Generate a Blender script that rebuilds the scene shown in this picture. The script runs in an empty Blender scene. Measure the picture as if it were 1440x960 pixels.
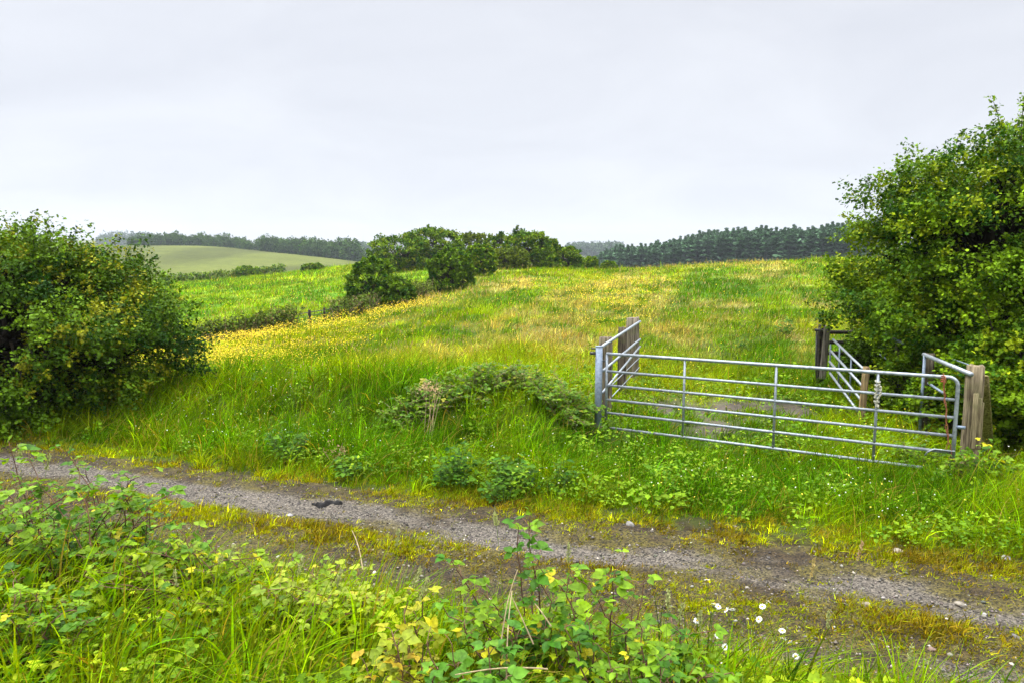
import bpy, math
import numpy as np
from math import radians as R

rng = np.random.default_rng(7)
S = bpy.context.scene
COL = S.collection
E = 2.75                       # eye height above the track
F = 1040.0                     # focal length in photo pixels (1440 wide)
PITCH = math.atan(125 / 1040.)
CP, SP = math.cos(PITCH), math.sin(PITCH)

# ------------------------------------------------------------------ helpers
def at(px, py, Y):
    """point at forward distance Y seen in direction (px, py)"""
    u, v = (px - 720) / F, (480 - py) / F
    d = np.array([u, CP + v * SP, -SP + v * CP])
    return d * (Y / d[1]) + np.array([0, 0, E])

def on_plane(px, py, z=0.0):
    u, v = (px - 720) / F, (480 - py) / F
    d = np.array([u, CP + v * SP, -SP + v * CP])
    return d * ((z - E) / d[2]) + np.array([0, 0, E])

def _hash(ix, iy, seed):
    h = (ix.astype(np.int64) * 374761393 + iy.astype(np.int64) * 668265263 + seed * 974634777) & 0xFFFFFFFF
    h = ((h ^ (h >> 13)) * 1274126177) & 0xFFFFFFFF
    return ((h ^ (h >> 16)) & 0xFFFFFF) / float(0xFFFFFF)

def vnoise(x, y, seed=0):
    x = np.asarray(x, float); y = np.asarray(y, float)
    ix, iy = np.floor(x), np.floor(y)
    fx, fy = x - ix, y - iy
    fx = fx * fx * (3 - 2 * fx); fy = fy * fy * (3 - 2 * fy)
    a = _hash(ix, iy, seed); b = _hash(ix + 1, iy, seed)
    c = _hash(ix, iy + 1, seed); d = _hash(ix + 1, iy + 1, seed)
    return (a * (1 - fx) + b * fx) * (1 - fy) + (c * (1 - fx) + d * fx) * fy

def fbm(x, y, seed=0, octv=4):
    s, a, t = 0, 1.0, 0
    for k in range(octv):
        s = s + a * vnoise(np.asarray(x) * 2 ** k + 13.1 * k, np.asarray(y) * 2 ** k - 7.7 * k, seed + k)
        t += a; a *= 0.5
    return s / t

def sstep(a, b, x):
    t = np.clip((np.asarray(x, float) - a) / (b - a), 0, 1)
    return t * t * (3 - 2 * t)

def lane_d(x, y):
    return 0.349 * x + 0.937 * y      # distance across the track
def lane_s(x, y):
    return 0.937 * x - 0.349 * y      # distance along the track

# ------------------------------------------------------------------ terrain
CTRL = []
def cp(px, py, Y): CTRL.append(at(px, py, Y))
for px in (-500, -200, 0, 200, 400, 600, 800, 1000, 1200, 1440, 1700, 2000):   # level track
    for dd in (3.5, 4.6, 5.4, 6.2, 7.0, 7.6):
        u = (px - 720) / F
        y = dd / (0.349 * u + 0.937)
        CTRL.append(np.array([u * y, y, 0.0]))
prof = {
 -300: [(590, 11.5), (500, 19), (455, 33), (420, 55), (398, 90), (392, 140), (378, 220), (345, 390), (352, 600)],
 0:    [(582, 11.8), (510, 19), (472, 31), (425, 55), (400, 90), (393, 140), (380, 220), (344, 390), (352, 600)],
 290:  [(562, 12.3), (516, 18), (488, 26), (474, 33), (422, 55), (397, 90), (396, 140), (386, 220), (347, 380), (356, 600)],
 460:  [(575, 11.6), (510, 18), (473, 27), (456, 32), (434, 38), (393, 70), (378, 100), (381, 150), (378, 220), (364, 340), (368, 600)],
 600:  [(580, 11.2), (508, 17), (456, 26), (430, 36), (412, 45), (375, 75), (368, 98), (375, 150), (385, 300), (372, 600)],
 720:  [(580, 11.0), (508, 16.5), (455, 25), (404, 42), (380, 60), (388, 100), (395, 160), (395, 300), (370, 600)],
 820:  [(600, 10.6), (508, 16.5), (455, 26), (404, 45), (382, 62), (395, 100), (402, 160), (398, 300), (368, 600)],
 1000: [(608, 10.8), (508, 17), (455, 26), (404, 42), (375, 60), (388, 100), (394, 160), (388, 260), (368, 600)],
 1160: [(620, 10.2), (512, 17), (456, 25), (404, 40), (369, 58), (380, 100), (384, 150), (372, 230), (350, 600)],
 1440: [(630, 9.8), (500, 17), (440, 27), (366, 55), (375, 100), (372, 150), (355, 230), (340, 600)],
 1800: [(640, 9.6), (500, 16), (440, 27), (366, 55), (375, 100), (372, 150), (350, 230), (340, 600)],
}
for px, rows in prof.items():
    for py, Y in rows: cp(px, py, Y)
for px in (-300, 0, 290, 460, 600, 720, 820, 1000, 1160, 1440, 1800):
    cp(px, 362, 1000); cp(px, {820: 349, 720: 350, 0: 336, 290: 338}.get(px, 352), 1600); cp(px, 352, 2400)
for th in (80, 110, 140, 180, 220, 250, 280):
    for r in (3, 12, 50, 250, 1200):
        CTRL.append(np.array([r * math.sin(R(th)), r * math.cos(R(th)), 0.1 if r < 20 else 0.5]))
CTRL = np.array(CTRL)

def tl(x, y):
    r = np.hypot(x, y) + 1e-6
    b = np.log(np.maximum(r, 1.5))
    th = np.arctan2(x, y)
    return np.stack([np.sin(th) * 2.2, np.cos(th) * 2.2, b], -1)
_C = tl(CTRL[:, 0], CTRL[:, 1])
def _phi(d2): return np.sqrt(d2 + 0.01)
_A = _phi(((_C[:, None] - _C[None]) ** 2).sum(-1))
_n = len(_C)
_P = np.hstack([np.ones((_n, 1)), _C])
_M = np.block([[_A + 1e-3 * np.eye(_n), _P], [_P.T, np.zeros((4, 4))]])
# heights are fitted as slope from the eye so far and near weigh alike
_rr = np.hypot(CTRL[:, 0], CTRL[:, 1])
_W = np.linalg.solve(_M, np.concatenate([(CTRL[:, 2] - E) / np.maximum(_rr, 1.5), np.zeros(4)]))

HEDGE = np.array([at(*q)[:2] for q in ((60, 500, 22), (250, 475, 26), (340, 463, 28.5), (412, 452, 30.7), (500, 435, 34), (572, 416, 39.5), (600, 410, 42), (650, 395, 50), (700, 380, 62))])
def beyond(x, y):
    """distance behind the hedge line between the two fields (negative in the near field)"""
    hy = np.interp(x, HEDGE[:, 0], HEDGE[:, 1])
    return np.where(x < HEDGE[-1, 0], y - hy, -50.)
def height(x, y, lanecut=False):
    x = np.atleast_1d(np.asarray(x, float)); y = np.atleast_1d(np.asarray(y, float))
    out = np.empty(len(x))
    for i in range(0, len(x), 40000):
        xs, ys = x[i:i + 40000], y[i:i + 40000]
        q = tl(xs, ys)
        d2 = (q ** 2).sum(-1)[:, None] + (_C ** 2).sum(-1)[None] - 2 * q @ _C.T
        s = _phi(np.maximum(d2, 0)) @ _W[:_n] + _W[_n] + q @ _W[_n + 1:]
        r = np.maximum(np.hypot(xs, ys), 1.5)
        out[i:i + 40000] = s * r + E
    d = lane_d(x, y); r = np.hypot(x, y)
    near = 1 - sstep(8.4, 10.5, d)
    out = out * (1 - near)                                   # level around the track
    bank = sstep(4.75, 2.4, d) * 1.0 * sstep(-6, -1, y)
    out = out + bank
    off = sstep(7.2, 9.0, d)
    hum = (fbm(x * 0.9, y * 0.9, 5) - 0.5) * 0.22 + (fbm(x * 0.23, y * 0.23, 9) - 0.5) * 0.3
    out = out + off * hum * (1 - 0.6 * sstep(40, 90, r)) + bank * (fbm(x * 1.6, y * 1.6, 3) - 0.5) * 0.25
    bd = beyond(x, y)
    out = out - .65 * sstep(-.3, 1.6, bd) * np.exp(-np.maximum(bd, 0) / 22) + .08 * np.exp(-((bd + 1.2) / 1.6) ** 2)
    # low earth bank under the brambles, left of the gate
    out = out + 0.42 * np.exp(-((lane_d(x, y) - 10.1) / 0.9) ** 2) * sstep(1.2, 0.2, x) * sstep(-5.5, -3, x)
    lane = sstep(4.75, 5.0, d) * (1 - sstep(7.0, 7.4, d)) * (np.abs(lane_s(x, y)) < 60)
    rut = -0.035 * np.exp(-((d - 6.5) / 0.3) ** 2) - 0.03 * np.exp(-((d - 5.45) / 0.28) ** 2)
    out = out + lane * (rut + (fbm(x * 3, y * 3, 21) - 0.5) * 0.03)
    if lanecut: out = out - 0.03 * lane
    return out
def hz(x, y): return float(height(x, y)[0])

# ------------------------------------------------------------------ mesh building
def mesh_obj(name, V, T, mat, parent=None, col=None, quads=None, smooth=False):
    me = bpy.data.meshes.new(name)
    V = np.asarray(V, np.float32)
    T = np.asarray(T, np.int32).reshape(-1, 3) if T is not None and len(T) else np.zeros((0, 3), np.int32)
    Q = np.asarray(quads, np.int32).reshape(-1, 4) if quads is not None and len(quads) else np.zeros((0, 4), np.int32)
    me.vertices.add(len(V)); me.vertices.foreach_set('co', V.ravel())
    nl = T.size + Q.size
    me.loops.add(nl); me.loops.foreach_set('vertex_index', np.concatenate([T.ravel(), Q.ravel()]))
    me.polygons.add(len(T) + len(Q))
    st = np.concatenate([np.arange(len(T)) * 3, T.size + np.arange(len(Q)) * 4]).astype(np.int32)
    me.polygons.foreach_set('loop_start', st)
    if smooth: me.polygons.foreach_set('use_smooth', np.ones(len(T) + len(Q), bool))
    if col is not None:
        a = me.attributes.new('Col', 'FLOAT_COLOR', 'POINT')
        c = np.ones((len(V), 4), np.float32); c[:, :3] = col
        a.data.foreach_set('color', c.ravel())
    me.update(calc_edges=True); me.validate()
    me.materials.append(mat)
    o = bpy.data.objects.new(name, me); COL.objects.link(o)
    if parent is not None: o.parent = parent
    return o

def tag(o, label=None, cat=None, group=None, kind=None):
    if label: o['label'] = label
    if cat: o['category'] = cat
    if group: o['group'] = group
    if kind: o['kind'] = kind
    return o

def thing(name, loc, label, cat, group=None):
    o = bpy.data.objects.new(name, None); COL.objects.link(o)
    o.location = loc; o.empty_display_size = 0.2
    return tag(o, label, cat, group)

class MB:
    """collects verts and faces (tris and quads)"""
    def __init__(s): s.V = []; s.T = []; s.Q = []; s.C = []; s.n = 0
    def add(s, V, T=None, Q=None, col=None):
        V = np.asarray(V, float)
        if T is not None and len(T): s.T.append(np.asarray(T) + s.n)
        if Q is not None and len(Q): s.Q.append(np.asarray(Q) + s.n)
        s.V.append(V); s.n += len(V)
        s.C.append(np.broadcast_to(np.asarray(col if col is not None else (1, 1, 1), float), (len(V), 3)))
    def build(s, name, mat, parent=None, smooth=False):
        V = np.concatenate(s.V)
        if parent is not None: V = V - np.array(parent.location)
        return mesh_obj(name, V, np.concatenate(s.T) if s.T else None, mat, parent, np.concatenate(s.C),
                        np.concatenate(s.Q) if s.Q else None, smooth)

def tube(mb, pts, rad, n=6, col=None, cap=True):
    pts = np.asarray(pts, float); k = len(pts)
    rad = np.broadcast_to(np.asarray(rad, float), (k,))
    tang = np.gradient(pts, axis=0); tang /= np.linalg.norm(tang, axis=1)[:, None] + 1e-9
    cand = np.array([[0, 0, 1.], [1, 0, 0], [0, 1, 0], [.6, .8, 0], [-.6, .8, 0]])
    ref = cand[np.argmin(np.abs(tang @ cand.T).max(0) + np.arange(5) * .02)]
    a = np.cross(tang, ref); a /= np.linalg.norm(a, axis=1)[:, None] + 1e-9
    b = np.cross(tang, a)
    an = np.arange(n) * 2 * math.pi / n
    V = (pts[:, None] + rad[:, None, None] * (a[:, None] * np.cos(an)[None, :, None] + b[:, None] * np.sin(an)[None, :, None])).reshape(-1, 3)
    i = np.arange(k - 1)[:, None] * n; j = np.arange(n)[None]; j2 = (j + 1) % n
    Q = np.stack([i + j, i + j2, i + n + j2, i + n + j], -1).reshape(-1, 4)
    T = []
    if cap:
        V = np.vstack([V, pts[0], pts[-1]])
        T = [(k * n, (q + 1) % n, q) for q in range(n)] + [(k * n + 1, (k - 1) * n + q, (k - 1) * n + (q + 1) % n) for q in range(n)]
    mb.add(V, T, Q, col)

def box_post(mb, base, top, wx, wy, ang=0.0, jit=0.0, seed=1, nseg=5, cut=0.0, col=None):
    """weathered squared timber: slightly wavy sides, chamfered rough top"""
    r = np.random.default_rng(seed)
    base = np.asarray(base, float); top = np.asarray(top, float)
    ca, sa = math.cos(ang), math.sin(ang)
    ring = []
    m = 4
    for s in np.linspace(-1, 1, m, endpoint=False): ring.append((s, -1))
    for s in np.linspace(-1, 1, m, endpoint=False): ring.append((1, s))
    for s in np.linspace(1, -1, m, endpoint=False): ring.append((s, 1))
    for s in np.linspace(1, -1, m, endpoint=False): ring.append((-1, s))
    ring = np.array(ring); ring *= (1 - 0.08 * (np.abs(ring[:, :1] * ring[:, 1:]) > 0.9))
    colj = 1 + r.normal(0, jit, len(ring))
    V = []
    for k in range(nseg + 1):
        t = k / nseg
        c = base + (top - base) * t
        sc = colj * (1 + r.normal(0, jit * 0.4, len(ring))) * (0.94 if k == nseg else 1)
        x = ring[:, 0] * wx / 2 * sc; y = ring[:, 1] * wy / 2 * sc
        z = (r.normal(0, 0.008, len(ring)) + cut * ring[:, 0]) if k == nseg else np.zeros(len(ring))
        V.append(np.stack([c[0] + x * ca - y * sa, c[1] + x * sa + y * ca, c[2] + z], -1))
    n = len(ring); V.append(top[None] + [[0, 0, 0.004]])
    V = np.vstack(V)
    Q = [(k * n + j, k * n + (j + 1) % n, (k + 1) * n + (j + 1) % n, (k + 1) * n + j) for k in range(nseg) for j in range(n)]
    T = [(nseg * n + j, nseg * n + (j + 1) % n, (nseg + 1) * n) for j in range(n)]
    mb.add(V, T, Q, col)

def instance(tv, tt, org, X, Y, Z, scale):
    """copies of a template (verts tv, tris tt); frame columns X, Y, Z"""
    N = len(org); k = len(tv)
    s = np.broadcast_to(np.asarray(scale, float), (N,))[:, None, None]
    V = org[:, None] + s * (tv[None, :, 0:1] * X[:, None] + tv[None, :, 1:2] * Y[:, None] + tv[None, :, 2:3] * Z[:, None])
    T = tt[None] + (np.arange(N) * k)[:, None, None]
    return V.reshape(-1, 3), T.reshape(-1, 3)

def unit(v): return v / (np.linalg.norm(v, axis=-1, keepdims=True) + 1e-9)
def frames(Y, up):
    Y = unit(Y); X = unit(np.cross(Y, up)); Z = np.cross(X, Y)
    return X, Y, Z

# leaf templates; Y along the leaf, Z its upper side
LEAF2 = (np.array([[0, 0, 0], [-.36, .45, .10], [0, 1, -.06], [.36, .45, .10]], float), np.array([[0, 2, 1], [0, 3, 2]]))
def lobed():   # hawthorn-like leaf, lobed outline
    v = [[0, 0, 0], [0, .55, -.03], [0, 1, -.10], [-.18, .30, .05], [-.46, .48, .08], [-.22, .60, .05], [-.34, .84, .03],
         [.18, .30, .05], [.46, .48, .08], [.22, .60, .05], [.34, .84, .03]]
    t = [[0, 1, 3], [3, 1, 4], [4, 1, 5], [5, 1, 6], [6, 1, 2], [0, 7, 1], [7, 8, 1], [8, 9, 1], [9, 10, 1], [10, 2, 1]]
    return np.array(v, float), np.array(t)
LOBED = lobed()
def ovate():   # bramble leaflet with saw-edged outline, creased along the midrib
    st = [(.0, .0), (.08, .20), (.20, .33), (.30, .40), (.42, .41), (.54, .40), (.64, .33), (.74, .27), (.84, .16), (.92, .09), (1.0, .0)]
    v = [[0, 0, 0]]; t = []
    for k, (y, w) in enumerate(st[1:-1]):
        w2 = w * .86 * (1.08 if k % 2 else 0.95)
        zc = -0.16 * y * y
        v += [[-w2, y - .03, zc + .10 * w / .4 + (.02 if k % 2 else -.01)], [0, y, zc], [w2, y - .03, zc + .10 * w / .4 + (.02 if k % 2 else -.01)]]
    v.append([0, 1, -.2])
    m = len(st) - 2
    for k in range(m - 1):
        a, b = 1 + 3 * k, 1 + 3 * (k + 1)
        t += [[a, b + 1, b], [a, a + 1, b + 1], [a + 1, b + 2, b + 1], [a + 1, a + 2, b + 2]]
    t += [[0, 2, 1], [0, 3, 2]]
    e = 1 + 3 * (m - 1); z = len(v) - 1
    t += [[e, e + 1, z], [e + 1, e + 2, z]]
    return np.array(v, float), np.array(t)
OVATE = ovate()

# ------------------------------------------------------------------ materials
def new_mat(name):
    m = bpy.data.materials.new(name); m.use_nodes = True
    nt = m.node_tree; nt.nodes.clear()
    return m, nt, nt.nodes, nt.links

def leaf_mat(name, trans=0.35, rough=0.55, spec=0.3):
    m, nt, N, L = new_mat(name)
    out = N.new('ShaderNodeOutputMaterial')
    at_ = N.new('ShaderNodeAttribute'); at_.attribute_name = 'Col'
    p = N.new('ShaderNodeBsdfPrincipled'); p.inputs['Roughness'].default_value = rough
    p.inputs['Specular IOR Level'].default_value = spec
    t = N.new('ShaderNodeBsdfTranslucent')
    hs = N.new('ShaderNodeHueSaturation'); hs.inputs['Hue'].default_value = 0.488; hs.inputs['Saturation'].default_value = 1.15; hs.inputs['Value'].default_value = 1.5
    tc = N.new('ShaderNodeTexCoord'); nz = N.new('ShaderNodeTexNoise'); nz.inputs['Scale'].default_value = 55; nz.inputs['Detail'].default_value = 4
    L.new(tc.outputs['Object'], nz.inputs['Vector'])
    mr = N.new('ShaderNodeMapRange'); mr.inputs[1].default_value = .3; mr.inputs[2].default_value = .7; mr.inputs[3].default_value = .68; mr.inputs[4].default_value = 1.25
    L.new(nz.outputs['Fac'], mr.inputs[0])
    vs = N.new('ShaderNodeVectorMath'); vs.operation = 'SCALE'; L.new(at_.outputs['Color'], vs.inputs[0]); L.new(mr.outputs[0], vs.inputs['Scale'])
    L.new(vs.outputs[0], p.inputs['Base Color']); L.new(vs.outputs[0], hs.inputs['Color'])
    L.new(hs.outputs['Color'], t.inputs['Color'])
    mx = N.new('ShaderNodeMixShader'); mx.inputs[0].default_value = trans
    L.new(p.outputs[0], mx.inputs[1]); L.new(t.outputs[0], mx.inputs[2]); L.new(mx.outputs[0], out.inputs['Surface'])
    return m

def ground_mat():
    m, nt, N, L = new_mat('ground')
    out = N.new('ShaderNodeOutputMaterial'); p = N.new('ShaderNodeBsdfPrincipled')
    p.inputs['Roughness'].default_value = 0.95; p.inputs['Specular IOR Level'].default_value = 0.1
    a = N.new('ShaderNodeAttribute'); a.attribute_name = 'Col'
    tc = N.new('ShaderNodeTexCoord')
    n1 = N.new('ShaderNodeTexNoise'); n1.inputs['Scale'].default_value = 7; n1.inputs['Detail'].default_value = 8; n1.inputs['Roughness'].default_value = .7
    n2 = N.new('ShaderNodeTexNoise'); n2.inputs['Scale'].default_value = 0.35; n2.inputs['Detail'].default_value = 6; n2.inputs['Roughness'].default_value = .7
    for n in (n1, n2): L.new(tc.outputs['Object'], n.inputs['Vector'])
    r1 = N.new('ShaderNodeMapRange'); r1.inputs[1].default_value = .3; r1.inputs[2].default_value = .7; r1.inputs[3].default_value = .5; r1.inputs[4].default_value = 1.45
    L.new(n1.outputs['Fac'], r1.inputs[0])
    r2 = N.new('ShaderNodeMapRange'); r2.inputs[1].default_value = .3; r2.inputs[2].default_value = .7; r2.inputs[3].default_value = .72; r2.inputs[4].default_value = 1.25
    L.new(n2.outputs['Fac'], r2.inputs[0])
    mu = N.new('ShaderNodeMath'); mu.operation = 'MULTIPLY'; L.new(r1.outputs[0], mu.inputs[0]); L.new(r2.outputs[0], mu.inputs[1])
    vm = N.new('ShaderNodeVectorMath'); vm.operation = 'SCALE'
    L.new(a.outputs['Color'], vm.inputs[0]); L.new(mu.outputs[0], vm.inputs['Scale'])
    L.new(vm.outputs[0], p.inputs['Base Color'])
    b = N.new('ShaderNodeBump'); b.inputs['Strength'].default_value = .7; b.inputs['Distance'].default_value = .12
    L.new(n1.outputs['Fac'], b.inputs['Height']); L.new(b.outputs[0], p.inputs['Normal'])
    L.new(p.outputs[0], out.inputs['Surface'])
    return m

def track_mat():
    m, nt, N, L = new_mat('track_surface')
    out = N.new('ShaderNodeOutputMaterial'); p = N.new('ShaderNodeBsdfPrincipled'); p.inputs['Roughness'].default_value = .85
    p.inputs['Specular IOR Level'].default_value = 0.25
    a = N.new('ShaderNodeAttribute'); a.attribute_name = 'Col'
    tc = N.new('ShaderNodeTexCoord')
    v = N.new('ShaderNodeTexVoronoi'); v.inputs['Scale'].default_value = 70; v.inputs['Randomness'].default_value = 1
    n = N.new('ShaderNodeTexNoise'); n.inputs['Scale'].default_value = 40; n.inputs['Detail'].default_value = 8; n.inputs['Roughness'].default_value = .75
    L.new(tc.outputs['Object'], v.inputs['Vector']); L.new(tc.outputs['Object'], n.inputs['Vector'])
    r = N.new('ShaderNodeValToRGB')
    r.color_ramp.elements[0].position = .3; r.color_ramp.elements[0].color = (.22, .20, .19, 1)
    r.color_ramp.elements[1].position = .8; r.color_ramp.elements[1].color = (2.1, 2.0, 1.9, 1)
    sp = N.new('ShaderNodeSeparateColor'); L.new(v.outputs['Color'], sp.inputs[0])
    mx = N.new('ShaderNodeMath'); mx.operation = 'MULTIPLY_ADD'; mx.inputs[1].default_value = .55
    L.new(sp.outputs[0], mx.inputs[0])
    m2 = N.new('ShaderNodeMath'); m2.operation = 'MULTIPLY'; m2.inputs[1].default_value = .55; L.new(n.outputs['Fac'], m2.inputs[0]); L.new(m2.outputs[0], mx.inputs[2])
    L.new(mx.outputs[0], r.inputs[0])
    mc = N.new('ShaderNodeMix'); mc.data_type = 'RGBA'; mc.blend_type = 'MULTIPLY'; mc.inputs[0].default_value = 1
    L.new(a.outputs['Color'], mc.inputs[6]); L.new(r.outputs[0], mc.inputs[7]); L.new(mc.outputs[2], p.inputs['Base Color'])
    b = N.new('ShaderNodeBump'); b.inputs['Strength'].default_value = 1; b.inputs['Distance'].default_value = .03
    L.new(mx.outputs[0], b.inputs['Height']); L.new(b.outputs[0], p.inputs['Normal'])
    L.new(p.outputs[0], out.inputs['Surface'])
    return m

def attr_mat(name, rough=.8, spec=.3, scale=20, lo=.7, hi=1.3, bump=.3):
    m, nt, N, L = new_mat(name)
    out = N.new('ShaderNodeOutputMaterial'); p = N.new('ShaderNodeBsdfPrincipled'); p.inputs['Roughness'].default_value = rough
    p.inputs['Specular IOR Level'].default_value = spec
    a = N.new('ShaderNodeAttribute'); a.attribute_name = 'Col'
    tc = N.new('ShaderNodeTexCoord'); n = N.new('ShaderNodeTexNoise'); n.inputs['Scale'].default_value = scale; n.inputs['Detail'].default_value = 6
    L.new(tc.outputs['Object'], n.inputs['Vector'])
    r = N.new('ShaderNodeMapRange'); r.inputs[1].default_value = .3; r.inputs[2].default_value = .7; r.inputs[3].default_value = lo; r.inputs[4].default_value = hi
    L.new(n.outputs['Fac'], r.inputs[0])
    vm = N.new('ShaderNodeVectorMath'); vm.operation = 'SCALE'
    L.new(a.outputs['Color'], vm.inputs[0]); L.new(r.outputs[0], vm.inputs['Scale']); L.new(vm.outputs[0], p.inputs['Base Color'])
    b = N.new('ShaderNodeBump'); b.inputs['Strength'].default_value = bump; b.inputs['Distance'].default_value = .02
    L.new(n.outputs['Fac'], b.inputs['Height']); L.new(b.outputs[0], p.inputs['Normal'])
    L.new(p.outputs[0], out.inputs['Surface'])
    return m

def wood_mat():
    m, nt, N, L = new_mat('weathered_timber')
    out = N.new('ShaderNodeOutputMaterial'); p = N.new('ShaderNodeBsdfPrincipled'); p.inputs['Roughness'].default_value = .9
    p.inputs['Specular IOR Level'].default_value = .15
    a = N.new('ShaderNodeAttribute'); a.attribute_name = 'Col'
    tc = N.new('ShaderNodeTexCoord'); mp = N.new('ShaderNodeMapping'); mp.inputs['Scale'].default_value = (26, 26, 1.6)
    L.new(tc.outputs['Object'], mp.inputs[0])
    n = N.new('ShaderNodeTexNoise'); n.inputs['Scale'].default_value = 1.6; n.inputs['Detail'].default_value = 8; n.inputs['Roughness'].default_value = .7
    L.new(mp.outputs[0], n.inputs['Vector'])
    r = N.new('ShaderNodeValToRGB')
    r.color_ramp.elements[0].position = .36; r.color_ramp.elements[0].color = (.18, .15, .13, 1)
    r.color_ramp.elements[1].position = .62; r.color_ramp.elements[1].color = (1.25, 1.2, 1.1, 1)
    L.new(n.outputs['Fac'], r.inputs[0])
    n3 = N.new('ShaderNodeTexNoise'); n3.inputs['Scale'].default_value = 5; L.new(tc.outputs['Object'], n3.inputs['Vector'])
    ms = N.new('ShaderNodeMapRange'); ms.inputs[1].default_value = .55; ms.inputs[2].default_value = .75; ms.inputs[4].default_value = .6; L.new(n3.outputs['Fac'], ms.inputs[0])
    mc = N.new('ShaderNodeMix'); mc.data_type = 'RGBA'; mc.blend_type = 'MULTIPLY'; mc.inputs[0].default_value = 1
    L.new(a.outputs['Color'], mc.inputs[6]); L.new(r.outputs[0], mc.inputs[7])
    m2 = N.new('ShaderNodeMix'); m2.data_type = 'RGBA'; L.new(ms.outputs[0], m2.inputs[0])
    L.new(mc.outputs[2], m2.inputs[6]); m2.inputs[7].default_value = (.13, .14, .05, 1)
    L.new(m2.outputs[2], p.inputs['Base Color'])
    b = N.new('ShaderNodeBump'); b.inputs['Strength'].default_value = .9; b.inputs['Distance'].default_value = .012
    L.new(n.outputs['Fac'], b.inputs['Height']); L.new(b.outputs[0], p.inputs['Normal'])
    L.new(p.outputs[0], out.inputs['Surface'])
    return m

def galv_mat(name, c0, c1, rough=.5, metal=.55):
    m, nt, N, L = new_mat(name)
    out = N.new('ShaderNodeOutputMaterial'); p = N.new('ShaderNodeBsdfPrincipled')
    p.inputs['Metallic'].default_value = metal
    tc = N.new('ShaderNodeTexCoord')
    n = N.new('ShaderNodeTexNoise'); n.inputs['Scale'].default_value = 22; n.inputs['Detail'].default_value = 7; n.inputs['Roughness'].default_value = .7
    L.new(tc.outputs['Object'], n.inputs['Vector'])
    r = N.new('ShaderNodeValToRGB'); r.color_ramp.elements[0].position = .35; r.color_ramp.elements[1].position = .66
    r.color_ramp.elements[0].color = (*c0, 1); r.color_ramp.elements[1].color = (*c1, 1); e_ = r.color_ramp.elements.new(.30); e_.color = (c0[0] * .55, c0[1] * .42, c0[2] * .30, 1)
    L.new(n.outputs['Fac'], r.inputs[0]); L.new(r.outputs[0], p.inputs['Base Color'])
    rr = N.new('ShaderNodeMapRange'); rr.inputs[3].default_value = rough - .12; rr.inputs[4].default_value = rough + .2
    L.new(n.outputs['Fac'], rr.inputs[0]); L.new(rr.outputs[0], p.inputs['Roughness'])
    L.new(p.outputs[0], out.inputs['Surface'])
    return m

M_ground = ground_mat(); M_track = track_mat()
M_grass = leaf_mat('grass_blade', .40, .8, .0)
M_leaf = leaf_mat('leaf', .13, .6, .06)
M_gloss = leaf_mat('bramble_leaf', .34, .5, .14)
M_petal = leaf_mat('petal', .25, .6, .2)
M_bark = attr_mat('bark', .95, .1, 14, .5, 1.4, .8)
M_stone = attr_mat('stone', .85, .3, 18, .6, 1.35, .6)
M_wood = wood_mat()
M_galv = galv_mat('galvanised_steel', (.17, .19, .205), (.36, .39, .41))
M_galvblue = galv_mat('dull_galvanised_steel', (.11, .145, .19), (.23, .275, .33), .55, .35)
M_dark = galv_mat('tarnished_dark_steel', (.02, .02, .022), (.07, .065, .06), .6, .3)
M_twine = attr_mat('twine', .8, .2, 60, .7, 1.3, .5)
M_blacksheet = attr_mat('black_sheet', .75, .12, 25, .7, 1.3, .8)

# ------------------------------------------------------------------ field colours
YEL = []       # buttercup patches: ground position, radii, strength
TAN = []       # straw and rusty grass patches
def _gp(px, py):
    """ground point under a pixel (marching along the ray)"""
    u, v = (px - 720) / F, (480 - py) / F
    d = np.array([u, CP + v * SP, -SP + v * CP])
    t = np.exp(np.linspace(math.log(2.0), math.log(420), 500))
    P = d[None] * t[:, None] + np.array([0, 0, E])
    h = height(P[:, 0], P[:, 1])
    k = np.argmax(P[:, 2] < h)
    return P[k] if P[k, 2] < h[k] else None
def _patch(lst, px, py, wpx, hpx, s):
    p = _gp(px, py); q = _gp(px, py + hpx)
    if p is None: return
    ry = max(1.0, abs(p[1] - q[1])) if q is not None else 4
    lst.append((p[0], p[1], wpx / F * p[1], ry, s))
for a in ((300, 492, 80, 20, 1.0), (360, 480, 90, 14, 1.0), (450, 467, 80, 10, 1.0), (525, 448, 60, 7, .9), (590, 432, 40, 5, .6), (300, 515, 90, 20, .6), (410, 505, 80, 20, .6),
          (870, 402, 70, 7, .6), (760, 405, 60, 8, .25), (850, 425, 70, 12, .45), (940, 385, 60, 6, .22), (860, 460, 60, 14, .2), (1080, 380, 70, 8, .15),
          (320, 405, 60, 6, .3), (430, 393, 70, 5, .45), (480, 384, 40, 4, .5), (380, 425, 70, 10, .2), (580, 380, 40, 6, .4)):
    _patch(YEL, *a)
for a in ((700, 402, 80, 5, .9), (620, 425, 60, 7, .8), (780, 378, 60, 4, 1.0), (560, 450, 60, 8, .55), (640, 500, 60, 14, .7), (560, 505, 60, 14, .6), (930, 432, 30, 5, .8),
          (800, 480, 60, 12, .7), (780, 500, 70, 12, .5), (1010, 432, 40, 5, .8), (1000, 375, 70, 3, .9), (1120, 400, 50, 5, .6), (840, 380, 40, 3, .9), (1060, 390, 40, 5, .6), (920, 470, 40, 10, .6),
          (740, 450, 60, 10, .45), (1150, 430, 30, 8, .7), (690, 460, 60, 8, .4)):
    _patch(TAN, *a)
def blobs(lst, x, y):
    o = np.zeros(len(x))
    for bx, by, rx, ry, s in lst:
        o = np.maximum(o, s * np.exp(-((x - bx) / rx) ** 2 - ((y - by) / ry) ** 2))
    return o
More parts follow.
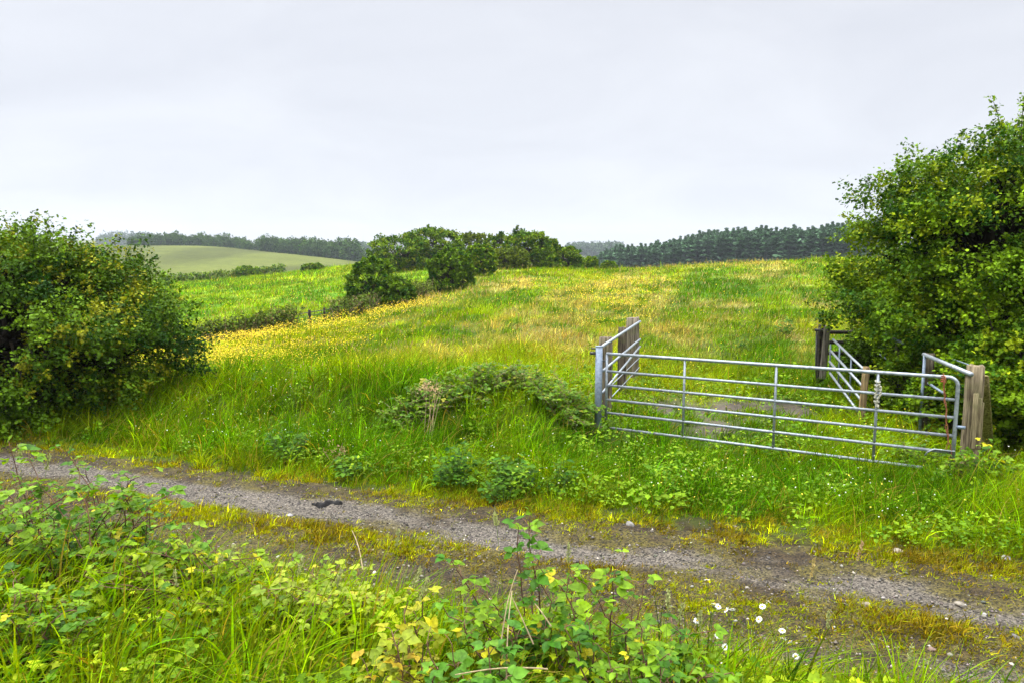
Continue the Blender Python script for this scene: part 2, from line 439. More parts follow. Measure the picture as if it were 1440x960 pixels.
# hedge line dividing the two fields
H0, H1 = on_plane(270, 470), None
G_BRIGHT = np.array([.172, .265, .003]); G_DEEP = np.array([.055, .140, .003]); G_YEL = np.array([.235, .255, .004])
G_STRAW = np.array([.34, .295, .08]); G_RUST = np.array([.23, .195, .05]); G_MOSS = np.array([.15, .125, .018])

def sward(x, y):
    """colour of the grass itself at a place"""
    r = np.hypot(x, y)
    n1 = fbm(x * .35, y * .35, 31); n2 = fbm(x * .12, y * .12, 37); n3 = fbm(x * 1.3, y * 1.3, 41)
    t = sstep(.38, .62, n1 * .7 + n3 * .3)[:, None]
    c = G_DEEP * (1 - t) + G_BRIGHT * t
    w = (sstep(.42, .70, n2) * sstep(9, 18, r) * .5)[:, None]
    c = c * (1 - w) + G_YEL * w
    sa = x * .245 + y * .97; sb = x * .97 - y * .245
    st = fbm(sb * .34 + 30, sa * .045, 161); st2 = fbm(sb * .8 + 9, sa * .10, 163)
    dk = (sstep(.50, .66, st2) * sstep(13, 22, r) * (r < 140) * .75)[:, None]
    c = c * (1 - dk) + G_DEEP * .9 * dk
    tn0 = .75 * sstep(.54, .66, st) * sstep(14, 22, r) * (r < 140) * sstep(.38, .55, n3)
    tn = tn0 + np.clip(blobs(TAN, x, y) * (0.35 + 1.1 * sstep(.35, .65, n3)), 0, 1) + .55 * sstep(.56, .72, n3 * .6 + n1 * .4) * sstep(12, 20, r) * (r < 140)
    tn = np.clip(tn, 0, .92)[:, None]
    tc = np.where((fbm(x * .5, y * .5, 77) > .47)[:, None], G_STRAW, G_RUST * 1.2)
    c = c * (1 - tn) + tc * tn
    sf = (sstep(0, 1.5, beyond(x, y)) * (r < 130))[:, None]
    c2 = G_DEEP * 1.15 * (1 - t) + (G_BRIGHT * .85) * t
    c = c * (1 - .75 * sf) + c2 * .75 * sf
    cr_ = (sstep(-9, -2, beyond(x, y)) * sstep(0.3, -.6, beyond(x, y)) * (r > 36) * (r < 90))[:, None] * .6
    c = c * (1 - cr_) + np.array([.30, .265, .055]) * cr_
    far = sstep(130, 220, r)[:, None]
    k = (fbm(x * .03, y * .012 + x * .01, 55, 5))[:, None]
    c = c * (1 - far) + (np.array([.088, .103, .016]) * (.55 + .4 * fbm(x * .04, y * .16, 57, 5))[:, None] * (.75 + .5 * sstep(.36, .64, k))) * far
    return c

# ------------------------------------------------------------------ ground sheet
def build_ground():
    ang = np.concatenate([np.linspace(-math.pi, -.95, 40, endpoint=False), np.linspace(-.95, .95, 560, endpoint=False), np.linspace(.95, math.pi, 40, endpoint=False)])
    rad = np.concatenate([[0.02], np.exp(np.linspace(math.log(.4), math.log(2500), 430))])
    A, Rr = np.meshgrid(ang, rad, indexing='ij')
    x = (Rr * np.sin(A)).ravel(); y = (Rr * np.cos(A)).ravel()
    z = height(x, y, lanecut=True)
    na, nr = len(ang), len(rad)
    i = np.arange(na)[:, None]; j = np.arange(nr - 1)[None]; i2 = (i + 1) % na
    Q = np.stack([i * nr + j, i2 * nr + j, i2 * nr + j + 1, i * nr + j + 1], -1).reshape(-1, 4)[:, ::-1]
    c = sward(x, y)
    r = np.hypot(x, y)
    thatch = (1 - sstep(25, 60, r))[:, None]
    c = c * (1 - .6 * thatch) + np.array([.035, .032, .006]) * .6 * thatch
    yl = np.clip(blobs(YEL, x, y), 0, 1)[:, None] * sstep(20, 45, r)[:, None]
    c = c * (1 - .3 * yl) + np.array([.36, .29, .004]) * .3 * yl
    # bare soil by the track, at the entry apron and in the gateway
    d = lane_d(x, y)
    s = soil(x, y)[:, None]
    sc_ = np.where((d > 9)[:, None], np.array([.085, .070, .055]), np.array([.034, .025, .012])); c = c * (1 - s) + sc_ * s
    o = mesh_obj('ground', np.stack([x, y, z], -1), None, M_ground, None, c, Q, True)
    tag(o, kind='structure')
GW = [_gp(960, 582), _gp(1050, 576), _gp(1112, 577), _gp(1000, 600)]
def soil(x, y):
    d = lane_d(x, y); n = fbm(x * 2.1, y * 2.1, 61)
    a = sstep(6.9, 7.1, d) * (1 - sstep(7.15, 7.5, d + (n - .5) * .8))
    ap = sstep(.2, 1.6, x) * sstep(6.8, 7.0, d) * (1 - sstep(7.5, 8.1, d + (n - .5) * 1.2)) * sstep(.42, .55, n)
    g = np.zeros(len(x))
    for p, rx, ry in zip(GW, (.55, .8, .55, .4), (.9, .7, .6, .5)):
        g = np.maximum(g, np.exp(-((x - p[0]) / rx) ** 2 - ((y - p[1]) / ry) ** 2))
    g = g * sstep(.3, .55, n)
    lane = sstep(4.7, 4.95, d) * (1 - sstep(6.9, 7.1, d))
    return np.clip(np.maximum.reduce([a, ap, 1.5 * g, lane]), 0, 1)

build_ground()

# ------------------------------------------------------------------ farm track
def gravelness(d, s):
    n = fbm(s * 1.2, d * 3.0, 71); wob = (fbm(s * .5, d * .2, 73) - .5) * .35
    n2 = fbm(s * 4, d * 6, 75)
    a = np.exp(-((d + wob - 6.50) / .31) ** 4)
    b = .62 * np.exp(-((d + wob - 5.30) / .36) ** 4) * (.15 + .85 * sstep(-1.5, 2.2, s))
    g = np.maximum(a, b)
    return np.clip(g * 1.2 - .85 * sstep(.45, .70, n) - .5 * sstep(.5, .7, n2) * (1 - a * .6), 0, 1)
def build_track():
    ss = np.concatenate([np.linspace(-60, -14, 90, endpoint=False), np.linspace(-14, 8, 700, endpoint=False), np.linspace(8, 60, 90)])
    dd = np.linspace(4.78, 7.36, 100)
    Sg, D = np.meshgrid(ss, dd, indexing='ij')
    s = Sg.ravel(); d = D.ravel()
    x = .937 * s + .349 * d; y = -.349 * s + .937 * d
    z = height(x, y) + .002 + (fbm(x * 12, y * 12, 81, 5) - .5) * .045
    edge = np.minimum(d - 4.78, 7.36 - d)
    z -= .05 * (1 - sstep(0, .12, edge))
    g = gravelness(d, s)[:, None]
    n = fbm(x * 2.5, y * 2.5, 83)[:, None]
    gc = np.array([.074, .066, .053]) * (.8 + .4 * n)
    n5 = sstep(.35, .65, fbm(x * 5, y * 5, 87))[:, None]; mc = np.array([.026, .018, .007]) * (1 - n5) + np.array([.050, .042, .008]) * n5
    c = gc * g + mc * (1 - g)
    na, nd = len(ss), len(dd)
    i = np.arange(na - 1)[:, None]; j = np.arange(nd - 1)[None]
    Q = np.stack([i * nd + j, (i + 1) * nd + j, (i + 1) * nd + j + 1, i * nd + j + 1], -1).reshape(-1, 4)
    o = mesh_obj('farm_track', np.stack([x, y, z], -1), None, M_track, None, c, Q, True)
    tag(o, kind='structure')
build_track()

# ------------------------------------------------------------------ grass
WIND = np.array([.75, -.1, 0])
def blades(x, y, h, w, col, bend=.5, segs=3, spread=1.0, z=None, az=None):
    N = len(x)
    z = height(x, y) if z is None else z
    a = rng.uniform(0, 2 * math.pi, N) if az is None else az + rng.normal(0, .5, N)
    lean = np.stack([np.cos(a), np.sin(a), np.zeros(N)], -1) * spread * rng.uniform(.1, 1, N)[:, None] + WIND * .45
    side = unit(np.stack([-np.sin(a + 1.2), np.cos(a + 1.2), np.zeros(N)], -1))
    side[:, 0] = np.where(np.abs(side[:, 0]) < .35, np.sign(side[:, 0] + 1e-6) * .5, side[:, 0])
    b = bend * rng.uniform(.3, 1.5, N)
    V = np.empty((N, segs + 1, 2, 3))
    for k in range(segs + 1):
        t = k / segs
        up = h * (t - .35 * np.minimum(b, 1.3) * t * t)
        c = np.stack([x, y, z - .02 + up], -1) + lean * (h * b * t ** 1.8 * .6)[:, None]
        ww = (w * (1 - t ** 1.6) + w * .06) * .5
        V[:, k, 0] = c - side * ww[:, None]; V[:, k, 1] = c + side * ww[:, None]
    base = np.arange(N)[:, None] * (segs + 1) * 2
    k = np.arange(segs)[None] * 2
    Q = np.stack([base + k, base + k + 1, base + k + 3, base + k + 2], -1).reshape(-1, 4)
    C = np.repeat(col, (segs + 1) * 2, axis=0)
    return V.reshape(-1, 3), Q, C

def tufts(n, k, r0, r1, half=.74, size=.07, grow=.012):
    """n tufts of about k blades: positions, distance, lean azimuth, index of the tuft"""
    x0, y0, r = scatter(n, r0, r1, half)
    i = np.repeat(np.arange(n), rng.poisson(k, n))
    a = rng.uniform(0, 2 * math.pi, len(i)); q = np.sqrt(rng.random(len(i))) * (size + grow * r[i]) * np.exp(rng.normal(0, .3, n))[i]
    return x0[i] + q * np.cos(a), y0[i] + q * np.sin(a), r[i], a, i

def scatter(n, r0, r1, half=.74):
    th = rng.uniform(-half, half, n); r = np.exp(rng.uniform(math.log(r0), math.log(r1), n))
    return r * np.sin(th), r * np.cos(th), r
def jitter(c, s=.22, dry=.06):
    N = len(c)
    c = c * np.exp(rng.normal(0, s, N))[:, None] * np.exp(rng.normal(0, .08, (N, 3)))
    k = rng.random(N) < dry
    c[k] = np.array([.32, .25, .045]) * rng.uniform(.7, 1.2, (k.sum(), 1))
    return c

# foreground bank
x, y, r, az, ti = tufts(4600, 13, 1.3, 8.5, .85, .04, .004)
d = lane_d(x, y)
keep = (d < 4.95 + .5 * (fbm(x * 2, y * 2, 91) - .5)) & ~((x > 1.0) & (d > 4.3) & (rng.random(4600)[ti] < .6))
x, y, r, d, az, ti = x[keep], y[keep], r[keep], d[keep], az[keep], ti[keep]
th = np.exp(rng.normal(0, .35, 4600))[ti]
h = np.minimum(rng.gamma(7, 1 / 7., len(x)) * .33 * th * (1 - .5 * sstep(4.0, 4.9, d)), .30 + .30 * sstep(2.2, 3.2, r))
tc_ = rng.normal(0, .30, 4600)[ti][:, None]
c = jitter((G_BRIGHT * .6 + G_DEEP * .3) * np.exp(tc_ * 1.3) + (rng.random(4600)[ti] - .4)[:, None] * np.array([.09, .05, 0]), .2, .08)
V, Q, C = blades(x, y, h, rng.uniform(.005, .011, len(x)) * np.clip(th, .7, 1.4), np.clip(c, .005, 1), 1.3, 6, 1.1, az=az)
tag(mesh_obj('foreground_grass', V, None, M_grass, None, C, Q, True), kind='stuff')

# verge between track and field, and in front of the gate
BRAM = np.array([[*at(590, 570, 10.6)[:2], .6], [*at(675, 548, 10.8)[:2], .7], [*at(730, 560, 10.9)[:2], .65], [*at(795, 565, 10.5)[:2], .8], [*at(1385, 620, 8.2)[:2], .35],
                 [*at(402, 620, 9.5)[:2], .3], [*at(640, 690, 8.5)[:2], .33], [*at(722, 690, 8.4)[:2], .28]])
def verge(n, k, r0, r1, size):
    x, y, r, az, ti = tufts(n, k, r0, r1, .76, size, .004)
    d = lane_d(x, y); so = soil(x, y)
    keep = (d > 7.0) & (rng.random(len(x)) > so * .97)
    x, y, r, d, az, ti = x[keep], y[keep], r[keep], d[keep], az[keep], ti[keep]
    tall = .12 + .88 * sstep(7.05, 8.3, d + .9 * (fbm(x * 1.1, y * 1.1, 99) - .5))
    hm = .33 * (.35 + 1.25 * fbm(x * .9, y * .9, 101)) * np.where(x > 1.0, .75, 1.1) * (1 + .9 * sstep(3.9, 5.0, x) * sstep(8.8, 7.6, y))
    hm = hm * (1 - .62 * np.exp(-((x - 3.4) / 2.0) ** 2 - ((y - 12.8) / 2.6) ** 2))
    br = np.zeros(len(x))
    for bx, by, q in BRAM: br = np.maximum(br, np.exp(-((x - bx) ** 2 + (y - by) ** 2) / q ** 2))
    th = np.exp(rng.normal(0, .32, n))[ti]
    h = hm * tall * (1 - .35 * br) * th * rng.gamma(9, 1 / 9., len(x))
    h = np.minimum(h, .75)
    c = sward(x, y)
    edge = (1 - sstep(7.1, 7.9, d + .5 * (fbm(x * 2, y * 2, 103) - .5)))[:, None]
    c = c * (1 - .5 * edge) + np.array([.20, .225, .006]) * .5 * edge
    c = c * np.exp(rng.normal(0, .42, n))[ti][:, None] * (1 + rng.normal(0, .16, n)[ti][:, None] * np.array([1, .2, 0]))
    return blades(x, y, h, rng.uniform(.006, .013, len(x)) * np.clip(r / 9, .8, 2), jitter(c, .32, .06), 1.25, 4, 1.5, az=az)
V, Q, C = verge(17000, 14, 6.0, 17, .045)
tag(mesh_obj('verge_grass', V, None, M_grass, None, C, Q, True), kind='stuff')

# meadow to the skyline
x, y, r, az, ti = tufts(42000, 10, 14, 120, .72, .05, .008)
z = height(x, y)
tj = rng.normal(0, .40, 42000)[ti]
c = sward(x, y) * np.exp(tj)[:, None] * (1 + rng.normal(0, .15, 42000)[ti][:, None] * np.array([1, .2, 0]))
h = rng.gamma(8, 1 / 8., len(x)) * .205 * np.exp(rng.normal(0, .3, 42000))[ti] * (.6 + .8 * fbm(x * .5, y * .5, 111)) * np.clip(1 + (r - 30) / 120, 1, 1.5)
w = .008 * np.clip(r / 10, 1, 8) * rng.uniform(.7, 1.4, len(x))
V, Q, C = blades(x, y, h, w, jitter(c, .28, .05), 1.2, 2, 1.4, z=z, az=az)
tag(mesh_obj('meadow_grass', V, None, M_grass, None, C, Q, True), kind='stuff')

# small broad-leaved herbs among the grass
def herbs(n, k, r0, r1, ok, hmax, size, pal, name):
    x0, y0, r0_ = scatter(n, r0, r1, .78)
    kp = ok(x0, y0); x0, y0 = x0[kp], y0[kp]; n = len(x0)
    i = np.repeat(np.arange(n), k)
    a = rng.uniform(0, 6.283, len(i)); q = np.sqrt(rng.random(len(i))) * .10
    hh = hmax * rng.uniform(.35, 1, n)[i] * rng.uniform(.3, 1.0, len(i))
    x = x0[i] + q * np.cos(a); y = y0[i] + q * np.sin(a)
    P = np.stack([x, y, height(x, y) + hh], -1)
    yd = unit(np.stack([np.cos(a), np.sin(a), rng.normal(.1, .4, len(i))], -1)); up = unit(rng.normal(0, .4, (len(i), 3)) + [0, -.1, 1])
    X, Y, Z = frames(yd, up)
    tm = LOBED if name == 'foreground_herbs' else LEAF2
    V, T = instance(tm[0], tm[1], P, X, Y, Z, size * np.exp(rng.normal(0, .3, n))[i] * rng.uniform(.7, 1.3, len(i)))
    c = (pal[0] + (pal[1] - pal[0]) * rng.random((n, 1)))[i] * np.exp(rng.normal(0, .2, (len(i), 1)))
    tag(mesh_obj(name, V, T, M_leaf, None, np.repeat(c, len(tm[0]), axis=0)), kind='stuff')
herbs(5200, 16, 6.2, 17, lambda x, y: (lane_d(x, y) > 7.5) & (rng.random(len(x)) < .15 + .85 * sstep(.45, .62, fbm(x * 1.1, y * 1.1, 151))), .34, .042,
      (np.array([.05, .13, .004]), np.array([.17, .26, .006])), 'verge_herbs')
herbs(1900, 16, 1.5, 8, lambda x, y: (lane_d(x, y) < 4.8) & (rng.random(len(x)) < .25 + .75 * sstep(.4, .6, fbm(x * 1.3, y * 1.3, 153))), .28, .038,
      (np.array([.04, .115, .004]), np.array([.23, .28, .005])), 'foreground_herbs')

# pale seeding grasses standing above the sward
x, y, r = scatter(15000, 11.5, 75, .72)
keep = (lane_d(x, y) > 8.2) & (rng.random(len(x)) < .05 + .9 * np.clip(blobs(TAN, x, y) + .5 * sstep(.5, .7, fbm(x * .3, y * .3, 117)), 0, 1))
x, y, r = x[keep], y[keep], r[keep]
z = height(x, y)
hh = rng.uniform(.35, .6, len(x))
V1, Q1, C1 = blades(x, y, hh, .003 * np.clip(r / 8, 1, 6), np.array([.30, .25, .06]) * rng.uniform(.6, 1.1, (len(x), 1)), .45, 3, z=z)
mb = MB(); mb.add(V1, None, Q1, C1)
tip = V1.reshape(len(x), 4, 2, 3)[:, 2:].mean(2)
dirn = tip[:, 1] - tip[:, 0]
up = unit(rng.normal(0, 1, (len(x), 3)) * .4 + [0, -1, .4])
X_, Y_, Z_ = frames(dirn, up)
tv = np.array([[0, 0, 0], [-.12, .35, 0], [.12, .35, 0], [0, 1, 0]], float); tt = np.array([[0, 2, 1], [1, 2, 3]])
V2, T2 = instance(tv, tt, tip[:, 0], X_, Y_, Z_, .075 * np.clip(r / 16, 1, 2.6))
mb.add(V2, T2, None, np.repeat(np.array([.36, .28, .12]) * rng.uniform(.6, 1.25, (len(x), 1)), 4, axis=0))
tag(mb.build('seeding_grass', M_grass), kind='stuff')

# moss and short turf of the track's middle and margins
x, y, r, az, ti = tufts(46000, 13, 4.4, 15, .76, .02, .003)
d = lane_d(x, y); s = lane_s(x, y)
m = (1 - .9 * gravelness(d, s)) * sstep(.34, .55, fbm(x * 2.6, y * 2.6, 121)) * (.62 + .65 * sstep(6.75, 6.95, d)) + .95 * np.exp(-((d - 5.92) / .24) ** 2) * sstep(.30, .42, fbm(x * 1.5, y * 1.5, 125)) * sstep(3.0, .5, s)
keep = (d > 4.75) & (d < 8.2) & (rng.random(46000)[ti] < m * np.where(d > 7.3, .5, 1))
x, y, d, r, az, ti = x[keep], y[keep], d[keep], r[keep], az[keep], ti[keep]
h = rng.gamma(6, 1 / 6., len(x)) * (.034 + .06 * np.exp(-((d - 5.92) / .24) ** 2) * sstep(.35, .55, fbm(x * 1.7, y * 1.7, 123)) + .045 * sstep(6.9, 7.3, d))
t = fbm(x * 1.9, y * 1.9, 127)[:, None] - .12 * sstep(5.7, 5.4, d)[:, None]; tr = rng.random(46000)[ti][:, None]
c = 1.1 * np.where(t + .35 * (tr - .5) > .47, np.array([.195, .220, .003]), np.array([.135, .108, .007]))
V, Q, C = blades(x, y, h + .008, rng.uniform(.006, .013, len(x)), jitter(c * np.exp(rng.normal(0, .50, 46000))[ti][:, None], .25, .08), 1.2, 2, 1.4, az=az)
tag(mesh_obj('track_moss', V, None, M_grass, None, C, Q, True), kind='stuff')

# loose gravel
def pebble_template():
    t = (1 + 5 ** .5) / 2
    v = unit(np.array([[-1, t, 0], [1, t, 0], [-1, -t, 0], [1, -t, 0], [0, -1, t], [0, 1, t], [0, -1, -t], [0, 1, -t], [t, 0, -1], [t, 0, 1], [-t, 0, -1], [-t, 0, 1]], float))
    f = [[0, 11, 5], [0, 5, 1], [0, 1, 7], [0, 7, 10], [0, 10, 11], [1, 5, 9], [5, 11, 4], [11, 10, 2], [10, 7, 6], [7, 1, 8], [3, 9, 4], [3, 4, 2], [3, 2, 6], [3, 6, 8], [3, 8, 9], [4, 9, 5], [2, 4, 11], [6, 2, 10], [8, 6, 7], [9, 8, 1]]
    return v * np.array([1, .8, .55]), np.array(f)
PEB = pebble_template()
x, y, r = scatter(80000, 4.4, 13, .76)
d = lane_d(x, y); s = lane_s(x, y)
keep = (d > 4.85) & (d < 7.9) & (rng.random(len(x)) < np.where(d < 7.1, .30 + .5 * gravelness(d, s), .35 * soil(x, y)))
x, y, r = x[keep], y[keep], r[keep]
sz = np.clip(rng.gamma(1.6, .0028, len(x)) + .0025, .002, .024)
a = rng.uniform(0, 6.28, len(x)); X_ = np.stack([np.cos(a), np.sin(a), rng.normal(0, .25, len(x))], -1); X_ = unit(X_)
Y_ = unit(np.cross(np.array([0, 0, 1.]) + rng.normal(0, .25, (len(x), 3)), X_)); Z_ = np.cross(X_, Y_)
V, T = instance(PEB[0], PEB[1], np.stack([x, y, height(x, y) + sz * .3], -1), X_, Y_, Z_, sz)
V += rng.normal(0, .0012, V.shape)
C = np.repeat(np.array([.100, .088, .072]) * np.exp(rng.normal(0, .6, (len(x), 1))) * np.exp(rng.normal(0, .06, (len(x), 3))), 12, axis=0)
tag(mesh_obj('gravel', V, T, M_stone, None, np.clip(C, .02, .65)), kind='stuff')

# buttercups in the meadow
x, y, r = scatter(680000, 11, 130, .72)
pr = np.clip(blobs(YEL, x, y), 0, 1) * (.25 + .9 * sstep(.35, .65, fbm(x * .9, y * .9, 131))) + .006
keep = (rng.random(len(x)) < pr * .70 * (1 - .55 * sstep(45, 80, r))) & (lane_d(x, y) > 10)
x, y, r = x[keep], y[keep], r[keep]
sz = .0100 * rng.uniform(.8, 1.3, len(x)) * np.clip(r / 18, 1, 2.2)
hex_v = np.array([[0, 0, 0]] + [[math.cos(k * 2 * math.pi / 5), math.sin(k * 2 * math.pi / 5), .25] for k in range(5)], float)
hex_t = np.array([[0, k + 1, (k + 1) % 5 + 1] for k in range(5)])
up = unit(np.stack([rng.normal(.1, .4, len(x)), rng.normal(-.45, .4, len(x)), np.ones(len(x))], -1))
X_ = unit(np.cross(up, rng.normal(0, 1, (len(x), 3)))); Y_ = np.cross(up, X_)
V, T = instance(hex_v, hex_t, np.stack([x, y, height(x, y) + rng.uniform(.22, .42, len(x))], -1), X_, Y_, up, sz)
C = np.repeat(np.array([.74, .54, .004]) * rng.uniform(.5, 1.15, (len(x), 1)), 6, axis=0)
tag(mesh_obj('buttercups', V, T, M_petal, None, C), kind='stuff')

# white clover and daisies dotted in the verge
x, y, r = scatter(5200, 7, 14, .74)
keep = (lane_d(x, y) > 7.6) & (rng.random(len(x)) < .12 + .5 * sstep(.5, .65, fbm(x * .8, y * .8, 137)))
x, y, r = x[keep], y[keep], r[keep]
up = unit(np.stack([rng.normal(0, .4, len(x)), rng.normal(-.5, .4, len(x)), np.ones(len(x))], -1))
X_ = unit(np.cross(up, rng.normal(0, 1, (len(x), 3)))); Y_ = np.cross(up, X_)
V, T = instance(hex_v, hex_t, np.stack([x, y, height(x, y) + rng.uniform(.15, .36, len(x))], -1), X_, Y_, up, .0075 * rng.uniform(.7, 1.3, len(x)))
C = np.repeat(np.where(rng.random((len(x), 1)) < .65, np.array([.55, .56, .42]), np.array([.75, .6, .05])), 6, axis=0)
tag(mesh_obj('clover_flowers', V, T, M_petal, None, C), kind='stuff')

# ------------------------------------------------------------------ shrubs and trees
def limb(mb, a, b, r0, r1, sag=.15, k=5, n=5, col=(.11, .085, .06)):
    a = np.asarray(a, float); b = np.asarray(b, float)
    t = np.linspace(0, 1, k)[:, None]
    L = np.linalg.norm(b - a)
    off = rng.normal(0, sag * L * .35, 3)
    p = a + (b - a) * t + off * (np.sin(t * math.pi)) + np.array([0, 0, 1]) * sag * L * np.sin(t * math.pi)
    tube(mb, p, np.linspace(r0, r1, k), n, col, False)

def leaf_cloud(cen, out, spray_len, nl, size, pal, tmpl, droop=.0, spread=.30, jit=.25, tone=None):
    """sprays of leaves: base points cen, directions out"""
    n = len(cen)
    sp = rng.random(n) if tone is None else tone
    t = rng.uniform(.1, 1, (n, nl))
    pos = cen[:, None] + out[:, None] * (t * spray_len[:, None])[..., None] + rng.normal(0, 1, (n, nl, 3)) * (spray_len * spread)[:, None, None] * (1.15 - t)[..., None]
    pos[..., 2] -= droop * (t ** 2) * spray_len[:, None]
    P = pos.reshape(-1, 3)
    O = np.repeat(out, nl, axis=0)
    yd = unit(O * .6 + rng.normal(0, .75, P.shape) + [0, 0, -.10])
    up = unit(np.array([0, 0, 1.]) + O * .5 + rng.normal(0, .55, P.shape))
    X, Y, Z = frames(yd, up)
    sz = size * rng.uniform(.6, 1.3, len(P))
    V, T = instance(tmpl[0], tmpl[1], P, X, Y, Z, sz)
    pal = np.asarray(pal)
    a = sp[:, None]
    c = pal[0] * (1 - a) + pal[1] * a
    if len(pal) > 2:
        k = rng.random(n) < .12; c[k] = pal[2]
    c = np.repeat(c, nl, axis=0) * np.exp(rng.normal(0, jit, (len(P), 1)))
    return V, T, np.repeat(c, len(tmpl[0]), axis=0)

def crown_points(rx, ry, h, zc, n, lump=.28, seed=0, inner=.45, flat=-.35, box=2.0):
    """points through a lumpy dome; returns position and outward direction"""
    r = np.random.default_rng(seed)
    d = unit(r.normal(0, 1, (n * 3, 3))); d = d[d[:, 2] > flat][:n]
    L = 1 + lump * 2 * (fbm(d[:, 0] * 2.2 + seed * 3.1 + 20, d[:, 1] * 2.2 + d[:, 2] * 1.7 + 20, seed + 200, 3) - .5) * 1.6
    q = (inner + (1 - inner) * r.random(len(d)) ** .55)
    p = d / (np.abs(d) ** box).sum(1)[:, None] ** (1 / box) * L[:, None] * q[:, None] * np.array([rx, ry, h])
    p[:, 2] += zc
    return p, d

def shrub(name, loc, rx, ry, htop, label, cat, n_clump, n_spray, nl, size, pal, tmpl=LEAF2, group=None, seed=1, spray=.45, clump=.42,
          lump=.28, inner=.45, trunk=.09, zc=None, flat=-.35, twigs=0, bark=(.055, .043, .03), spread=.30, jit=.25, fill=0, cull=None, box=2.0):
    loc = np.asarray(loc, float)
    t = thing(name, loc, label, cat, group)
    zc = htop * .42 if zc is None else zc
    cpos, cdir = crown_points(rx - spray * .7, ry - spray * .7, htop - zc - spray * .6, zc, n_clump, lump, seed, inner, flat, box)
    cpos[:, 2] = np.maximum(cpos[:, 2], .15)
    if cull is not None: kp = cull(cpos + loc); cpos, cdir = cpos[kp], cdir[kp]
    mb = MB(); tw = MB()
    fork = np.array([0, 0, min(.35 * htop, 1.1)])
    for k in range(3):
        b = np.array([rng.normal(0, .12), rng.normal(0, .12), -.25])
        limb(tw, loc + b, loc + fork + rng.normal(0, .12, 3), trunk, trunk * .7, .03, 5, 7, bark)
    for c in cpos[::max(1, len(cpos) // 70)]:
        limb(tw, loc + fork * rng.uniform(.5, 1.1), loc + c, trunk * .45, .008, .10, 6, 5, bark)
    # sprays round every clump
    k = np.repeat(np.arange(len(cpos)), n_spray)
    dd = unit(rng.normal(0, 1, (len(k), 3)) + cdir[k] * .9 + [0, 0, .35])
    dd = unit(dd * [1, 1, .62]); base = loc + cpos[k] + dd * clump * rng.uniform(.0, .5, (len(k), 1)) * [1, 1, .55]
    tone = rng.random(len(cpos))
    ln = spray * rng.uniform(.5, 1.25, len(k))
    V, T, C = leaf_cloud(base, dd, ln, nl, size, pal, tmpl, spread=spread * (.72 if tmpl is LOBED else 1), jit=jit, tone=np.clip(tone[k] + rng.normal(0, .16, len(k)), 0, 1))
    if cull is not None:
        kk = cull(V.reshape(-1, len(tmpl[0]), 3)[:, 0]); nv = len(tmpl[0]); V = V.reshape(-1, nv, 3)[kk].reshape(-1, 3); C = C.reshape(-1, nv, 3)[kk].reshape(-1, 3); T = T[:len(V) // nv * len(tmpl[1])]
    if fill:                                     # dense dead twigs inside the crown, near black to paint the gaps' shade
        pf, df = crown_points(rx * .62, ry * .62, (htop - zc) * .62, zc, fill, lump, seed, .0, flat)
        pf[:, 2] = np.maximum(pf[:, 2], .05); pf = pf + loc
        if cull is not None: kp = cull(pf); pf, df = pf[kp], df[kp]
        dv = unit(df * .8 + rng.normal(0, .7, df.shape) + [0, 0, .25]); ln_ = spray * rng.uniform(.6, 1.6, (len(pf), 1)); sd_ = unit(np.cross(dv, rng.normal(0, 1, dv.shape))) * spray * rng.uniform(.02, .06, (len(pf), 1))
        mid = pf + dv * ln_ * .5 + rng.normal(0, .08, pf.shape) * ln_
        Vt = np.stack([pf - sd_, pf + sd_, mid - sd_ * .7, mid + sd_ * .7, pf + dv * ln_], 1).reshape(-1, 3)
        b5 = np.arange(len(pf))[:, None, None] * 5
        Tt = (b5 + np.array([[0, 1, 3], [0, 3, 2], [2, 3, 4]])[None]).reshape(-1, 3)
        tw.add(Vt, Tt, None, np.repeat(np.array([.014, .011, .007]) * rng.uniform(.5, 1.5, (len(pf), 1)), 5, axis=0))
    gz = loc[2] + .02
    V[:, 2] = np.maximum(V[:, 2], gz)
    mb.add(V, T, None, C)
    if twigs:                                    # long leafy shoots that stick out of the outline
        top = np.argsort(-(cpos[:, 2] + .3 * rng.random(len(cpos)) * htop))[:max(twigs * 3, 3)]
        for q in rng.choice(top, twigs, replace=len(top) < twigs):
            a = loc + cpos[q]; dv = unit(cdir[q] * .8 + rng.normal(0, .3, 3) + [.25, 0, .9]); Lg = rng.uniform(.55, 1.0)
            limb(tw, a, a + dv * Lg, .012, .003, .06, 5, 4, bark)
            n = 26
            tt = np.linspace(.35, 1, n)[:, None]
            V, T, C = leaf_cloud(a + dv * Lg * tt, unit(dv + rng.normal(0, .6, (n, 3))), np.full(n, .09), 3, size, pal, tmpl)
            mb.add(V, T, None, C)
    tw.build('trunk', M_bark, t, True)
    mb.build('crown', M_leaf, t)
    return t

P_HAW = ([.012, .044, .003], [.095, .170, .004], [.18, .19, .006])
P_HAWR = ([.020, .068, .003], [.155, .255, .004], [.21, .27, .006])
P_HILL = ([.022, .075, .003], [.150, .235, .005], [.15, .18, .01])
P_DARK = ([.016, .060, .003], [.115, .200, .004], [.10, .16, .01])
P_OLIVE = ([.06, .095, .008], [.13, .17, .010])

